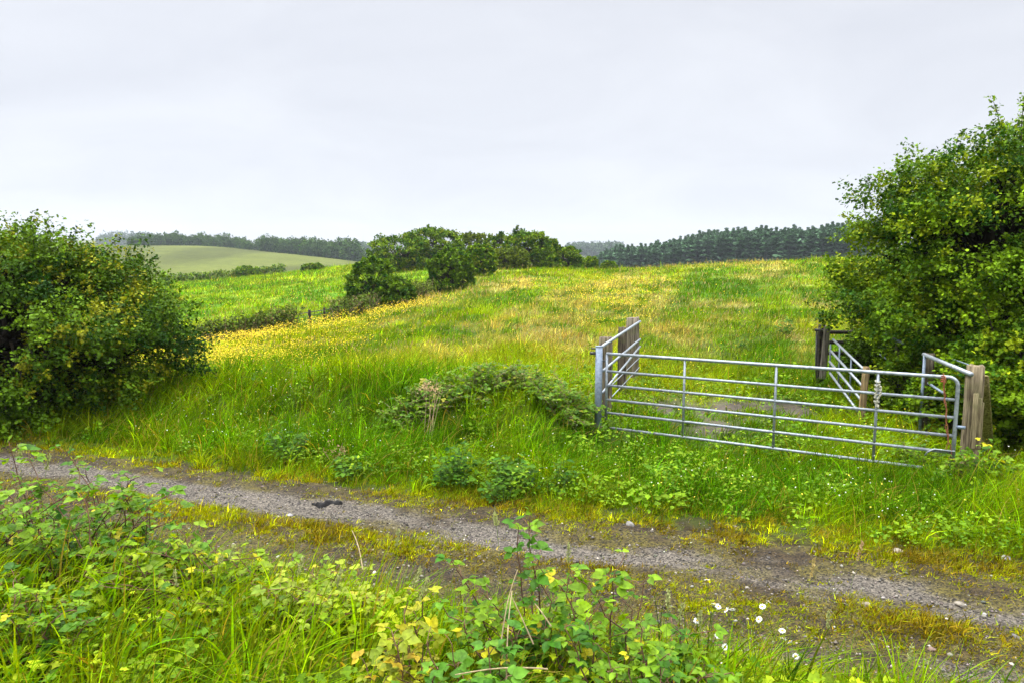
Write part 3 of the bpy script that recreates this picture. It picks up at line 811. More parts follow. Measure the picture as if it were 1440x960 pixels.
# the two big hawthorns
b = at(30, 572, 12.7); b[2] = hz(b[0], b[1])
shrub('hawthorn_bush', b, 2.85, 2.4, 3.15, 'big dark green hawthorn bush beside the track, left of the meadow', 'bush', 230, 13, 46, .056, P_HAW, LOBED, seed=3, spray=.60, twigs=9, inner=.5, lump=.20, box=2.6, zc=1.25, flat=-.95, fill=5200)
b = at(1440, 600, 12.2); b[2] = hz(b[0], b[1])
shrub('hawthorn_tree', b, 2.78, 2.5, 4.72, 'tall bright green hawthorn overhanging the hurdle and wing fence behind the gate', 'tree', 380, 13, 48, .056, P_HAWR, LOBED, seed=11, spray=.60, twigs=14, inner=.55, lump=.20, box=2.7, trunk=.15, zc=2.1, flat=-.85, fill=5200, cull=lambda P: (P[:, 2] > 1.22) | (P[:, 0] > 5.55 + (P[:, 1] - 8.5) * .27))
b = at(1462, 625, 10.0); b[2] = hz(b[0], b[1])
shrub('hedge_shrub', b, 1.35, 1.0, 1.85, 'leafy hedge shrub with small bright leaves behind the thick wooden gatepost', 'bush', 90, 10, 30, .062, P_HAWR, LOBED, seed=21, spray=.36, twigs=3, inner=.4, zc=.8, flat=-.9, fill=500)
b = at(1285, 640, 11.7); b[2] = hz(b[0], b[1])
shrub('hedge_shrub', b, .8, .7, 1.15, 'low leafy hedge shrub growing through the rails of the wing fence', 'bush', 44, 9, 28, .06, P_HAWR, LOBED, seed=23, spray=.30, inner=.4, zc=.45, flat=-.9, fill=200)

b = at(1243, 585, 14.3); b[2] = hz(b[0], b[1])
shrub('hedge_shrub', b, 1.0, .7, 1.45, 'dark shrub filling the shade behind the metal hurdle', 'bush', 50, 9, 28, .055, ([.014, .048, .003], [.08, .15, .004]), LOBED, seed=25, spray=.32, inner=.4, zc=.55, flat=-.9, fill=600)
b = at(1338, 640, 10.25); b[2] = hz(b[0], b[1])
shrub('hedge_shrub', b, .55, .45, 1.25, 'leafy sprig of hedge hanging over the tube rail beside the thick wooden gatepost', 'bush', 26, 8, 26, .055, P_HAWR, LOBED, seed=27, spray=.26, inner=.4, zc=.6, flat=-.9, fill=150)
# shrubs on the brow of the meadow: px left, px right, top row, base row, distance
HILL = [
 (490, 556, 357, 424, 37, 'solitary rounded dark bush at the near end of the field hedge', P_DARK, 15),
 (538, 582, 388, 428, 36.4, 'small dark bush pressed against the right foot of the solitary rounded one', P_DARK, 10),
 (606, 664, 344, 408, 44, 'compact bush standing forward of the hilltop thicket, pale shoots on its crown', P_DARK, 15),
 (652, 696, 342, 390, 54, 'round bush close behind the compact forward one', P_HILL, 11),
 (522, 600, 326, 372, 72, 'broad bush at the left end of the hilltop thicket', P_HILL, 14),
 (572, 652, 317, 372, 75, 'highest wide bush at the top of the hilltop thicket', P_HILL, 16),
 (640, 690, 324, 366, 78, 'bush at the back of the thicket, between its two high humps', P_OLIVE, 10),
 (682, 716, 326, 370, 76, 'narrow dark olive bush at the back of the thicket', P_HILL, 8),
 (688, 742, 346, 381, 62, 'low olive green bush in the front of the thicket', P_OLIVE, 11),
 (706, 776, 322, 380, 66, 'big domed bush making the right hump of the thicket', P_HILL, 16),
 (752, 788, 332, 379, 70, 'dark bush leaning on the right flank of the domed one', P_HILL, 9),
 (776, 818, 345, 380, 72, 'low dark bush at the right end of the thicket', P_HILL, 9),
 (820, 840, 361, 381, 74, 'small bush on the skyline just right of the thicket', P_HILL, 6),
 (846, 866, 367, 382, 74, 'tiny bush on the skyline in front of the conifer edge', P_HILL, 5),
 (332, 362, 374, 392, 105, 'lone round bush in the low hedge below the pale hillside field', P_HILL, 8),
 (425, 452, 379, 389, 96, 'small dark scrub clump on the far edge of the yellow field', P_HILL, 5),
]
for i, (p0, p1, r0, r1, Y, lab, pal, nc) in enumerate(HILL):
    b = at((p0 + p1) / 2, r1, Y); b[2] = hz(b[0], b[1]) - .05
    top = at((p0 + p1) / 2, r0, Y)[2]
    rx = (p1 - p0) / 2 / F * Y
    H = max(top - b[2], rx * .8)
    shrub('hill_bush', b, rx * 1.06, rx * 1.0, H * .93, lab, 'bush', nc * 16, 6, 14, .17 * (Y / 60) ** .6, pal, LEAF2, 'bushes on the meadow brow', 40 + i,
          spray=max(.16, rx * .14), clump=rx * .16, lump=.12, inner=.74, box=2.8, trunk=.07, zc=H * .38, flat=-1, twigs=1 if nc > 15 else 0, spread=.36, jit=.3, fill=nc * 70)

# hedge bottom between the two fields and the low hedge under the pale field: strips of rough growth
def hedge_strip(name, pts, hgt, wid, n, size, pal, label, cat, tmpl=LEAF2, stemcol=None):
    P = np.array([at(*p) for p in pts]); P[:, 2] = height(P[:, 0], P[:, 1])
    seg = np.linalg.norm(np.diff(P, axis=0), axis=1); cum = np.concatenate([[0], np.cumsum(seg)])
    u = rng.uniform(0, cum[-1], n)
    c = np.stack([np.interp(u, cum, P[:, k]) for k in range(3)], -1)
    prof = .45 + 1.0 * fbm(u * .45, u * 0 + 3, 301 + n)
    q = rng.random(n)
    c[:, 0] += rng.normal(0, wid * .4, n); c[:, 1] += rng.normal(0, wid * .5, n)
    c[:, 2] = height(c[:, 0], c[:, 1]) + hgt * prof * q
    t = thing(name, P[0], label, cat)
    mb = MB()
    V, T, C = leaf_cloud(c, unit(rng.normal(0, 1, (n, 3)) + [0, 0, .8]), np.full(n, hgt * .35), 6, size, pal, tmpl)
    mb.add(V, T, None, C); mb.build('foliage', M_leaf, t)
    st = MB()
    for k in range(min(90, n // 6)):
        a = c[k].copy(); a[2] = hz(a[0], a[1]) - .05
        limb(st, a, a + np.array([rng.normal(0, .3), rng.normal(0, .3), hgt * rng.uniform(.6, 1.2)]), .02, .006, .1, 4, 4, stemcol or (.17, .12, .07))
    st.build('undergrowth', M_bark, t)
    return t
P_RUSH = ([.035, .055, .006], [.085, .125, .008], [.15, .11, .035])
hedge_strip('field_hedge', [(250, 474, 26.5), (300, 468, 27.5), (340, 463, 28.5), (412, 452, 30.5)], .75, .5, 1300, .10, P_RUSH, 'low brown and green hedge bank dividing the two fields, running down to the hawthorn bush', 'hedge')
hedge_strip('field_hedge', [(468, 442, 32.5), (500, 435, 34), (526, 428, 35.5)], .75, .6, 600, .10, ([.04, .065, .008], [.10, .15, .01], [.15, .12, .04]), 'short rounded hedge hump in front of the solitary bush', 'hedge')
hedge_strip('field_hedge', [(572, 416, 39.5), (600, 410, 42)], .9, .6, 420, .11, ([.05, .065, .01], [.11, .15, .015]), 'rough hedge piece filling the gap between the solitary and the compact bush', 'hedge')
hedge_strip('boundary_hedge', [(225, 398, 98), (290, 394, 102), (400, 389, 106)], 1.0, .8, 900, .24, P_HILL, 'long low dark hedge along the foot of the pale hillside field', 'hedge')

# distant trees ------------------------------------------------------------
def conifer_mesh(seed, H, W):
    r = np.random.default_rng(seed); mb = MB()
    tube(mb, [(0, 0, -1), (0, 0, H * .5), (0, 0, H)], [.16, .1, .02], 5, (.07, .055, .045))
    n = 1900
    t = 1 - (1 - r.random(n)) ** 1.0 * 1.0
    z = H * (.04 + .96 * t); rad = W * (1 - t) ** .52 * (.75 + .35 * np.sin(z * 4.5)) * r.uniform(.5, 1.1, n) + .02
    a = r.uniform(0, 6.283, n)
    q = r.uniform(.1, .65, n)
    P = np.stack([np.cos(a) * rad * q, np.sin(a) * rad * q, z], -1)
    yd = unit(np.stack([np.cos(a), np.sin(a), -.3 + .8 * t], -1))
    X, Y, Z = frames(yd, unit(np.array([0, 0, 1.]) + r.normal(0, .35, (n, 3))))
    V, T = instance(np.array([[0, 0, 0], [-.42, .5, -.15], [0, 1, -.08], [.42, .5, -.15]], float), LEAF2[1], P, X, Y, Z, np.maximum(rad * .6, .34))
    mb.add(V, T, None, np.repeat(np.array([.066, .135, .060]) * np.exp(r.normal(0, .35, (n, 1))), 4, axis=0))
    return mb.build('conifer', M_leaf)
def crest_tree(seed, H, W):
    t = bpy.data.objects.new('distant_tree', None); COL.objects.link(t)
    tr = MB(); tube(tr, [(0, 0, -1), (0, 0, H * .45)], [.25, .15], 6, (.08, .065, .05)); tr.build('trunk', M_bark, t)
    mb = MB()
    p, dd = crown_points(W, W, H * .56, H * .44, 260, .40, seed, .30, -.95)
    V, T, C = leaf_cloud(p, unit(dd + np.random.default_rng(seed).normal(0, .4, p.shape)), np.full(len(p), W * .30), 9, .95, ([.022, .062, .012], [.060, .115, .014]), LEAF2, jit=.3, spread=.4)
    mb.add(V, T, None, C); mb.build('crown', M_leaf, t)
    return t
def plant_out(protos, spots, label, cat, group):
    for i, (x, y, z, sc, zs) in enumerate(spots):
        p = protos[i % len(protos)]
        if i < len(protos): o = p
        else:
            o = p.copy(); COL.objects.link(o)
            for ch in p.children:
                c = ch.copy(); COL.objects.link(c); c.parent = o
        o.location = (x, y, z); o.scale = (sc, sc, sc * zs); o.rotation_euler = (0, 0, float(rng.uniform(0, 6.28)))
        tag(o, label, cat, group)
cons = [conifer_mesh(500 + k, 13, 4.2 + .4 * (k % 3)) for k in range(7)]
spots = []
for row in range(5):
    n = 58
    for k in range(n):
        px = 842 + (1225 - 842) * (k + rng.uniform(.1, .9)) / n
        f = (px - 842) / (1225 - 842)
        Y = 268 - 45 * f + row * 9 + rng.uniform(-3, 3)
        x = (px - 720) / F * Y / CP * 1.0
        top = 352 - 36 * f + 3.5 * math.sin(f * 9) * (1 - f) - (4 if .3 < f < .6 else 0) + rng.normal(0, 1.0) + (row == 0) * 4 - .6 * row
        if px < 860: top += (860 - px) * .6
        zt = at(px, top, Y)[2]
        H = 13 * rng.uniform(.92, 1.12)
        spots.append((x, Y, zt - H, rng.uniform(.9, 1.15), 1.0 * H / 13))
plant_out(cons, spots, 'dark conifer standing in the dense plantation beyond the meadow brow', 'conifer', 'conifers of the far plantation')
decs = [crest_tree(600 + k, 9, 3.6 + .6 * (k % 3)) for k in range(7)]
crest = [(150, 342), (200, 344), (300, 348), (400, 354), (450, 361), (490, 370), (515, 376)]
spots = []
for k in range(64):
    px = 186 + (512 - 186) * (k + rng.uniform(0, 1)) / 64
    if 354 < px < 366: continue
    f = (px - 186) / 326.
    Y = 425 - 70 * f + rng.uniform(-10, 14)
    base = np.interp(px, [c[0] for c in crest], [c[1] for c in crest]) + 3
    zb = at(px, base, Y)[2]
    topr = np.interp(px, [180, 230, 300, 345, 375, 440, 480, 512], [335, 333, 333, 337, 337, 340, 345, 354]) + rng.normal(0, 1.6)
    H = at(px, topr, Y)[2] - zb
    x = (px - 720) / F * Y
    sc = max(H / 9.0, .5)
    spots.append((x, Y, zb, sc * rng.uniform(.9, 1.2), 1.0))
plant_out(decs, spots, 'dark leafy tree in the row along the crest of the pale hillside field', 'tree', 'trees along the far crest')

# faint woods on the farthest hills, one misty mass
mbw = MB()
for (p0, p1, r0, Y, n) in ((800, 875, 347, 900, 190), (140, 215, 331, 1100, 120), (495, 530, 349, 850, 80)):
    for k in range(n):
        px = rng.uniform(p0, p1); yy = Y + rng.uniform(-20, 60); b = at(px, r0 + 6 + rng.uniform(-3, 8), yy)
        p, dd = crown_points(4, 4, 5, 3, 14, .3, int(rng.integers(1e6)), .4, -.7)
        V, T, C = leaf_cloud(p + b, dd, np.full(len(p), 2.), 4, 2.6, ([.02, .05, .015], [.04, .08, .02]), LEAF2, spread=.4)
        mbw.add(V, T, None, C)
tag(mbw.build('far_wood', M_leaf), kind='stuff')

# ------------------------------------------------------------------ gate and fences
def bar(mb, a, b, r, n=10, col=None): tube(mb, np.array([a, a + (b - a) * .5, b]), r, n, col)
GL = np.array([1.389, 10.76]); GR = np.array([5.143, 8.38])
gz_t = (1.278, 1.323); gz_b = (.178, .223)
def gp(u, v):        # u along the gate, v 0 top .. 1 bottom
    xy = GL + (GR - GL) * u
    zt = gz_t[0] + (gz_t[1] - gz_t[0]) * u; zb = gz_b[0] + (gz_b[1] - gz_b[0]) * u
    return np.array([xy[0], xy[1], zt + (zb - zt) * v])
gate = thing('farm_gate', (GL[0], GL[1], .18), 'long galvanised six-bar field gate closed across the meadow entrance', 'gate')
# top rail bends down into the right end upright
m = MB(); pts = [gp(0, 0), gp(.3, 0), gp(.6, 0), gp(.975, 0)]
for k in range(1, 7):
    a = k / 6 * math.pi / 2
    pts.append(gp(.975 + .022 * math.sin(a), .09 * (1 - math.cos(a))))
pts += [gp(.997, .3), gp(.997, .6), gp(.997, .97)]
tube(m, np.array(pts), .022, 12); m.build('top_rail', M_galv, gate, True)
for v, u1 in ((.235, .997), (.425, .997), (.62, .997), (.80, .997), (1.0, .93)):
    m = MB(); bar(m, gp(.0 if v < 1 else .018, v), gp(u1, v), .0185, 10); m.build('rail', M_galv, gate, True)
for px in (853, 962, 1090, 1232):
    # solve u so that the upright stands at this column
    us = np.linspace(0, 1, 2001); P = GL + (GR - GL) * us[:, None]
    cx = 720 + F * P[:, 0] / (P[:, 1] * CP + 1.9 * SP)
    u = us[np.argmin(abs(cx - px))]
    off = np.array([0, -.012, 0])
    m = MB(); bar(m, gp(u, 0.005) + off * 0, gp(u, 1.0 if px > 900 else .9) + off * 0, .0165 if px > 900 else .02, 10); m.build('upright', M_galv, gate, True)
m = MB(); pts = [gp(.93, .86), gp(.935, .82), gp(.95, .80 - .02), gp(.997, .78)]
tube(m, np.array(pts) + np.array([0, -.03, 0]), .010, 8); m.build('latch_loop', M_galv, gate, True)
for v in (.10, .86):
    m = MB(); bar(m, gp(-.026, v), gp(.003, v), .014, 8); m.build('hinge_pin', M_dark, gate, True)
m = MB(); bar(m, gp(.997, .52), gp(1.012, .52) + np.array([.03, -.02, 0]), .02, 8); m.build('slam_bolt', M_galvblue, gate, True)

# baler twine and strap tied to it
def strand(mb, pts, r, col):
    pts = np.array(pts); k = np.linspace(0, len(pts) - 1, 28); q = np.stack([np.interp(k, np.arange(len(pts)), pts[:, i]) for i in range(3)], -1)
    q += rng.normal(0, .006, q.shape)
    tube(mb, q, r, 5, col)
def gpp(px, v, off=-.03):
    us = np.linspace(0, 1.05, 2001); P = GL + (GR - GL) * us[:, None]
    cx = 720 + F * P[:, 0] / (P[:, 1] * CP + 1.9 * SP)
    return gp(us[np.argmin(abs(cx - px))], v) + np.array([-.5, -.85, 0]) * -off
t = thing('baler_twine', gpp(1326, 0), 'rust orange baler twine looped down the right end of the metal gate', 'twine')
m = MB()
strand(m, [gpp(1323, -.03), gpp(1325, .1), gpp(1327, .25), gpp(1332, .42), gpp(1331, .55), gpp(1338, .7), gpp(1342, .85)], .006, (.22, .075, .035))
strand(m, [gpp(1325, -.01), gpp(1323, .12), gpp(1329, .28), gpp(1330, .45), gpp(1335, .6), gpp(1334, .78)], .005, (.26, .11, .05))
for k in range(4):
    aa = np.linspace(0, 6.28, 9); c = gpp(1323, -.01 + .02 * k, 0)
    tube(m, np.stack([c[0] + .028 * np.cos(aa), c[1] + .028 * np.sin(aa), c[2] + .004 * np.sin(aa * 2)], -1), .006, 5, (.32, .09, .04))
m.build('strand', M_twine, t)
t = thing('tied_strap', gpp(1234, .15), 'short frayed cream strap tied round a middle upright of the metal gate', 'strap')
m = MB()
for k in range(6):
    aa = np.linspace(0, 6.28, 9); c = gpp(1232, .10 + .045 * k, 0)
    tube(m, np.stack([c[0] + .027 * np.cos(aa), c[1] + .027 * np.sin(aa), c[2] + .01 * np.sin(aa)], -1), .009, 5, (.36, .35, .26))
m.build('wrapping', M_twine, t)
m = MB(); strand(m, [gpp(1235, .12), gpp(1238, .2), gpp(1233, .3), gpp(1236, .4)], .01, (.42, .40, .30)); strand(m, [gpp(1233, .1), gpp(1231, .25), gpp(1232, .38)], .008, (.36, .35, .26))
m.build('loose_end', M_twine, t)

# posts
def ground_pt(px, py, Y):
    p = at(px, py, Y); return p, np.array([p[0], p[1], hz(p[0], p[1]) - .3])
def wood_post(name, px, toprow, Y, wx, wy, label, ang=0., lean=(0, 0), col=(.16, .135, .10), seed=1, jit=.05, cut=0., category='post'):
    p, b = ground_pt(px, toprow, Y)
    t = thing(name, (b[0], b[1], b[2] + .3), label, category)
    m = MB(); box_post(m, b - np.array([lean[0], lean[1], 0]), p, wx, wy, ang, jit, seed, 7, cut, col)
    m.build('post_shaft', M_wood, t)
    return t, p
p, b = ground_pt(842.5, 487, 10.78)
t = thing('steel_gatepost', (b[0], b[1], b[2] + .3), 'round blue grey steel gatepost that the metal gate hangs from', 'gatepost')
m = MB(); tube(m, np.array([b, (b + p) / 2, p]), .052, 18); m.build('shaft', M_galvblue, t, True)
m = MB(); tube(m, np.array([p - [0, 0, .004], p + [0, 0, .006]]), .055, 18); m.build('cap', M_galvblue, t, True)
m = MB(); bar(m, p + np.array([-.05, 0, -.10]), p + np.array([-.13, .02, -.10]), .022, 8); bar(m, p + np.array([-.05, 0, -.03]), p + np.array([-.11, .02, -.03]), .012, 8)
m.build('bracket', M_dark, t, True)

tA, pA = wood_post('timber_post', 852.5, 474, 11.7, .205, .13, 'squat grey timber post right behind the steel gatepost', -.3, seed=4)
tB, pB = wood_post('timber_post', 875.5, 460.5, 13.1, .155, .13, 'narrow dark timber post in the middle of the left wing rails', -.3, col=(.11, .09, .07), seed=5)
tC, pC = wood_post('timber_post', 890, 447, 14.5, .235, .16, 'broad timber post at the far end of the left wing rails', -.3, col=(.19, .165, .13), seed=6)
t = thing('wing_rails', at(848, 560, 10.9), 'sloping galvanised side rails between the steel gatepost and three timber posts', 'rails')
for (a, b_, r) in (((847, 487, 10.8), (900, 452, 14.5), .024), ((848, 521, 10.8), (900, 477, 14.5), .020), ((847, 552, 10.8), (900, 487, 14.5), .018), ((861, 540, 12.0), (899, 503, 14.5), .008), ((858, 560, 11.6), (899, 516, 14.4), .008)):
    m = MB(); bar(m, at(*a), at(*b_), r); m.build('rail', M_galv, t, True)

# right side: chunky gatepost, strut, wing rails, hurdle
tG, pG = wood_post('wooden_gatepost', 1373, 514, 8.62, .175, .165, 'thick split and weathered wooden gatepost at the latch end of the gate', -.35, lean=(.0, 0), col=(.21, .175, .115), seed=8, jit=.06)
m = MB()
for k, (dx, w) in enumerate(((-.05, .05), (.02, .035), (.065, .03))):
    q = pG + np.array([dx * .75, -.095, -.62]); box_post(m, q - [0, 0, .35], q + [0, 0, .30 - .05 * k], w, .02, -.35, .1, 60 + k, 4, 0, (.24, .20, .12))
m.build('split_face', M_wood, tG)
b0 = on_plane(1398, 606, .35); p0 = at(1382, 528, 8.75)
t = thing('timber_strut', (b0[0], b0[1], .1), 'mossy leaning timber strut propping the thick wooden gatepost', 'strut')
m = MB(); box_post(m, np.array([b0[0], b0[1] + .05, -.1]), p0, .11, .10, -.3, .07, 9, 6, 0, (.24, .21, .09)); m.build('beam', M_wood, t)
tD, pD = wood_post('timber_post', 1307, 497, 10.3, .13, .12, 'dark timber post carrying the top rail behind the leaves of the hedge', -.3, col=(.10, .085, .06), seed=10)
m = MB(); bar(m, at(1300.5, 499, 10.22), np.array([*at(1300.5, 499, 10.22)[:2], .1]), .02); m.build('pipe', M_galvblue, tD, True)
tE, pE = wood_post('timber_post', 1218, 515.5, 11.2, .085, .085, 'slim pale brown post holding the near end of the metal hurdle', 0, col=(.26, .19, .10), seed=12, lean=(.05, 0))
tK, pK = wood_post('timber_post', 1263, 476, 12.6, .07, .07, 'thin dim post stub deep under the hawthorn', 0, col=(.12, .10, .06), seed=13)
t = thing('wing_rails', at(1366, 560, 8.7), 'steel tube rails running from the thick wooden gatepost back under the hawthorn', 'rails')
for (a, b_, r) in (((1366, 526, 8.5), (1299, 498, 10.3), .027), ((1326, 552, 9.6), (1304, 537, 10.3), .018), ((1375, 517, 8.95), (1335, 503, 10.2), .008), ((1271, 483, 12.2), (1244, 470, 13.2), .022), ((1258, 512, 12.6), (1236, 497, 13.4), .014)):
    m = MB(); bar(m, at(*a), at(*b_), r); m.build('rail', M_galvblue if r < .026 else M_galv, t, True)

t = thing('metal_hurdle', at(1168, 560, 13.8), 'small galvanised metal hurdle closing the side beneath the hawthorn', 'hurdle')
for a, b_ in (((1171.5, 477.5, 13.8), (1217, 521, 11.2)), ((1168, 493, 13.8), (1213.5, 543, 11.2)), ((1166.5, 508, 13.8), (1212, 563, 11.2)), ((1167, 524, 13.8), (1206, 577, 11.4))):
    m = MB(); bar(m, at(*a), at(*b_), .022); m.build('rail', M_galv, t, True)
for a, b_ in (((1168, 484, 13.8), (1167, 526, 13.8)), ((1181, 487, 13.1), (1179, 541, 13.1)), ((1197.5, 502, 12.2), (1195, 556, 12.2))):
    m = MB(); bar(m, at(*a), at(*b_), .014); m.build('upright', M_galvblue, t, True)

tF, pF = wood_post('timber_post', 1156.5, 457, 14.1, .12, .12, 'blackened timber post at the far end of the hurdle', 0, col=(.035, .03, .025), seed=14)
m = MB(); box_post(m, at(1156.5, 532, 14.0), at(1163, 459, 13.95), .11, .06, 0, .06, 15, 6, .01, (.22, .20, .17)); m.build('side_plank', M_wood, tF)
t = thing('iron_bar', at(1148, 540, 14.0), 'thin dark upright iron bar beside the blackened post', 'bar')
m = MB(); bar(m, at(1148.5, 466, 14.0), at(1147, 545, 14.0), .017); m.build('rod', M_dark, t)
m = MB(); bar(m, at(1146, 464, 14.0), at(1160, 465, 14.0), .025); m.build('hook', M_dark, t)
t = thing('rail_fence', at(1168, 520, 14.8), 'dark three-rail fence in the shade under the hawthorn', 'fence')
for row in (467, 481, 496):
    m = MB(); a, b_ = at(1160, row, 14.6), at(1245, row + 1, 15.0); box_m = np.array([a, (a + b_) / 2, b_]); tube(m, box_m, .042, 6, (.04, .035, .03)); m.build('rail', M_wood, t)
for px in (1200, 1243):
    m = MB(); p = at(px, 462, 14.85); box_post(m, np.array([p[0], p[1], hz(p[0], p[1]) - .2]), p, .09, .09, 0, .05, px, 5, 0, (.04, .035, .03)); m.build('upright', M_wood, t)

# little wire fence in the hedge line
t = thing('wire_fence', at(434, 445, 31.5), 'short stretch of dark post and wire fence in the hedge line between the fields', 'fence')
posts = [(407, 441, 30.6, 452), (435, 436, 31.6, 450), (456, 433, 32.2, 446), (490, 426, 33.6, 438)]
for px, r0, Y, r1 in posts[1:3]:
    m = MB(); p = at(px, r0, Y); box_post(m, np.array([p[0], p[1], hz(p[0], p[1]) - .2]), p, .11 if px < 450 else .08, .1, 0, .05, px, 4, 0, (.035, .03, .025)); m.build('post', M_wood, t)
for dz in (0.05, .2):
    m = MB(); tube(m, np.array([at(px, r0 + 1.5, Y) - [0, 0, dz] for px, r0, Y, _ in posts]), .018 if dz < .1 else .01, 5); m.build('wire', M_dark, t)

# ------------------------------------------------------------------ verge weeds and brambles
def bramble(name, loc, rx, ry, h, n_cane, leaves, size, label, cat, pal, seed=0, dead=None, group=None, stem=(.16, .10, .06), tri=True, arch=.5, tips=None, mat=None):
    """arching canes with compound leaves"""
    global rng
    rs = rng; rng = np.random.default_rng(seed)
    loc = np.array([loc[0], loc[1], hz(loc[0], loc[1])])
    t = thing(name, loc, label, cat, group)
    st = MB(); lf = MB()
    P = []; D = []
    for k in range(n_cane):
        a = rng.uniform(0, 6.283); q = math.sqrt(rng.random())
        root = loc + np.array([rng.normal(0, rx * .35), rng.normal(0, ry * .35), -.05])
        root[2] = hz(root[0], root[1]) - .05
        if tips is not None and k < len(tips):
            tip = np.array(tips[k], float); root = np.array([tip[0] * .6 + loc[0] * .4, tip[1] * .6 + loc[1] * .4, 0]); root[2] = hz(root[0], root[1]) - .05
        else:
            tip = loc + np.array([rx * q * math.cos(a), ry * q * math.sin(a), 0]); tip[2] = hz(tip[0], tip[1]) + h * rng.uniform(.35, 1.0) * (1.1 - .5 * q)
        tt = np.linspace(0, 1, 9)[:, None]
        up = np.array([0, 0, 1.]) * arch * max(tip[2] - root[2], .15)
        pts = root + (tip - root) * tt + up * np.sin(tt * math.pi * .85) * .45 + rng.normal(0, .015, (9, 3)) * tt
        tube(st, pts, np.linspace(.0045, .0018, 9), 5, np.array(stem) * rng.uniform(.7, 1.3), False)
        n = max(2, int(leaves * rng.uniform(.7, 1.3)))
        f = np.sort(rng.uniform(.25, 1, n)); f[-1] = 1.0
        pp = np.stack([np.interp(f, tt[:, 0], pts[:, i]) for i in range(3)], -1)
        az = np.arange(n) * 2.4 + rng.uniform(0, 6)
        tg = unit(np.gradient(pts, axis=0))[(f * 8).astype(int)]
        dv = unit(np.stack([np.cos(az), np.sin(az), rng.uniform(-.1, .6, n)], -1) + tg * .5)
        pet = size * rng.uniform(.5, 1.3, n)
        e = pp + dv * pet[:, None]
        for a0, b0 in zip(pp, e): tube(st, np.array([a0, (a0 + b0) / 2 + [0, 0, .006], b0]), .0013, 4, np.array(stem) * 1.2, False)
        P.append(e); D.append(dv)
    P = np.concatenate(P); D = np.concatenate(D); n = len(P)
    sz = size * np.exp(rng.normal(0, .25, n))
    base = np.asarray(pal[0]) + (np.asarray(pal[1]) - np.asarray(pal[0])) * rng.random((n, 1))
    if len(pal) > 2:
        k = rng.random(n) < .045; base[k] = pal[2]
    up = unit(np.array([0, -.15, 1.]) + rng.normal(0, .35, (n, 3)))
    X, Y, Z = frames(unit(D * [1, 1, .4] + [0, 0, -.1]), up)
    for ang, sc in (((0, 1.0), (1.15, .82), (-1.15, .82)) if tri else ((0, 1.0),)):
        ca, sa = math.cos(ang), math.sin(ang)
        Y2 = Y * ca + X * sa; X2 = X * ca - Y * sa
        tl_ = rng.normal(0, .22, (n, 1)); Z2 = unit(Z + X2 * tl_ + Y2 * rng.normal(0, .18, (n, 1))); X2 = unit(np.cross(Y2, Z2)); Y2 = np.cross(Z2, X2)
        V, T = instance(OVATE[0], OVATE[1], P + Y2 * .004, X2, Y2, Z2, sz * sc)
        lf.add(V, T, None, np.repeat(np.clip(base * np.exp(rng.normal(0, .14, (n, 1))), .005, .8), len(OVATE[0]), axis=0))
    st.build('stem', M_bark, t); lf.build('foliage', mat or M_gloss, t)
    rng = rs
    return t

P_BR = ([.045, .125, .005], [.15, .25, .006], [.27, .27, .02])
P_BRF = ([.030, .110, .004], [.165, .275, .005], [.42, .38, .01])
P_NET = ([.030, .095, .004], [.10, .19, .005])
def vg(px, py, Y): p = at(px, py, Y); return (p[0], p[1])
for px, py, Y, rx, ry, h, nc, lv, sz, lab, pal, sd in (
    (590, 570, 10.6, .6, .45, .42, 60, 13, .050, 'bramble clump on the verge bank with a dead tan flower head', P_BR, 1),
    (675, 548, 10.8, .6, .45, .52, 66, 14, .050, 'dark bramble clump at the crest of the verge bank', P_BR, 2),
    (790, 565, 10.6, .65, .5, .58, 80, 14, .050, 'tangled bramble against the steel gatepost', P_BR, 3),
    (730, 560, 11.0, .6, .5, .45, 50, 13, .048, 'bramble filling the bank between two darker clumps', ([.06, .12, .01], [.14, .19, .02], [.24, .20, .07]), 4)):
    bramble('bramble', vg(px, py, Y), rx, ry, h, nc, lv, sz, lab, 'bramble', pal, sd, stem=(.24, .17, .10))
for px, py, Y, rx, h, nc, lv, lab, sd in (
    (402, 620, 9.5, .32, .62, 26, 12, 'dark leafy weed clump on the verge at the left end of the bank', 11),
    (640, 690, 8.5, .36, .58, 34, 14, 'dense dark nettle clump on the verge above the track', 12),
    (722, 690, 8.4, .32, .52, 28, 13, 'nettle clump just right of the densest one', 13),
    (790, 705, 8.2, .22, .40, 16, 11, 'small leafy weed clump at the foot of the verge', 14),
    (500, 680, 8.8, .26, .38, 16, 11, 'low weed clump halfway along the verge', 15),
    (380, 545, 13, .45, .45, 24, 10, 'soft dark weed tussock on the verge below the yellow flowers', 16),
    (1045, 500, 18.5, .28, .55, 22, 10, 'dark rush tussock standing alone in the grass beyond the gate', 17),
    (700, 715, 8.0, .22, .30, 14, 10, 'low leafy weed at the track edge under the nettles', 18)):
    bramble('weed_clump', vg(px, py, Y), rx, rx, h, nc, lv, .055, lab, 'weeds', ([.016, .062, .003], [.075, .16, .004]), sd, tri=False, arch=.1, stem=(.07, .12, .03), mat=M_leaf)
bramble('thistle', vg(1106, 470, 22), .25, .25, .75, 9, 14, .10, 'tall dark thistle standing in the meadow left of the hawthorn', 'thistle', P_NET, 19, tri=False, arch=.1, stem=(.07, .10, .03), mat=M_leaf)
bramble('bramble', vg(1378, 640, 8.0), .42, .30, .62, 44, 13, .055, 'bright bramble at the foot of the thick wooden gatepost', 'bramble', P_BRF, 20)
bramble('bramble', vg(1290, 650, 8.9), .55, .35, .42, 28, 11, .050, 'dark bramble growing through the bottom bars of the gate', 'bramble', P_BR, 22)

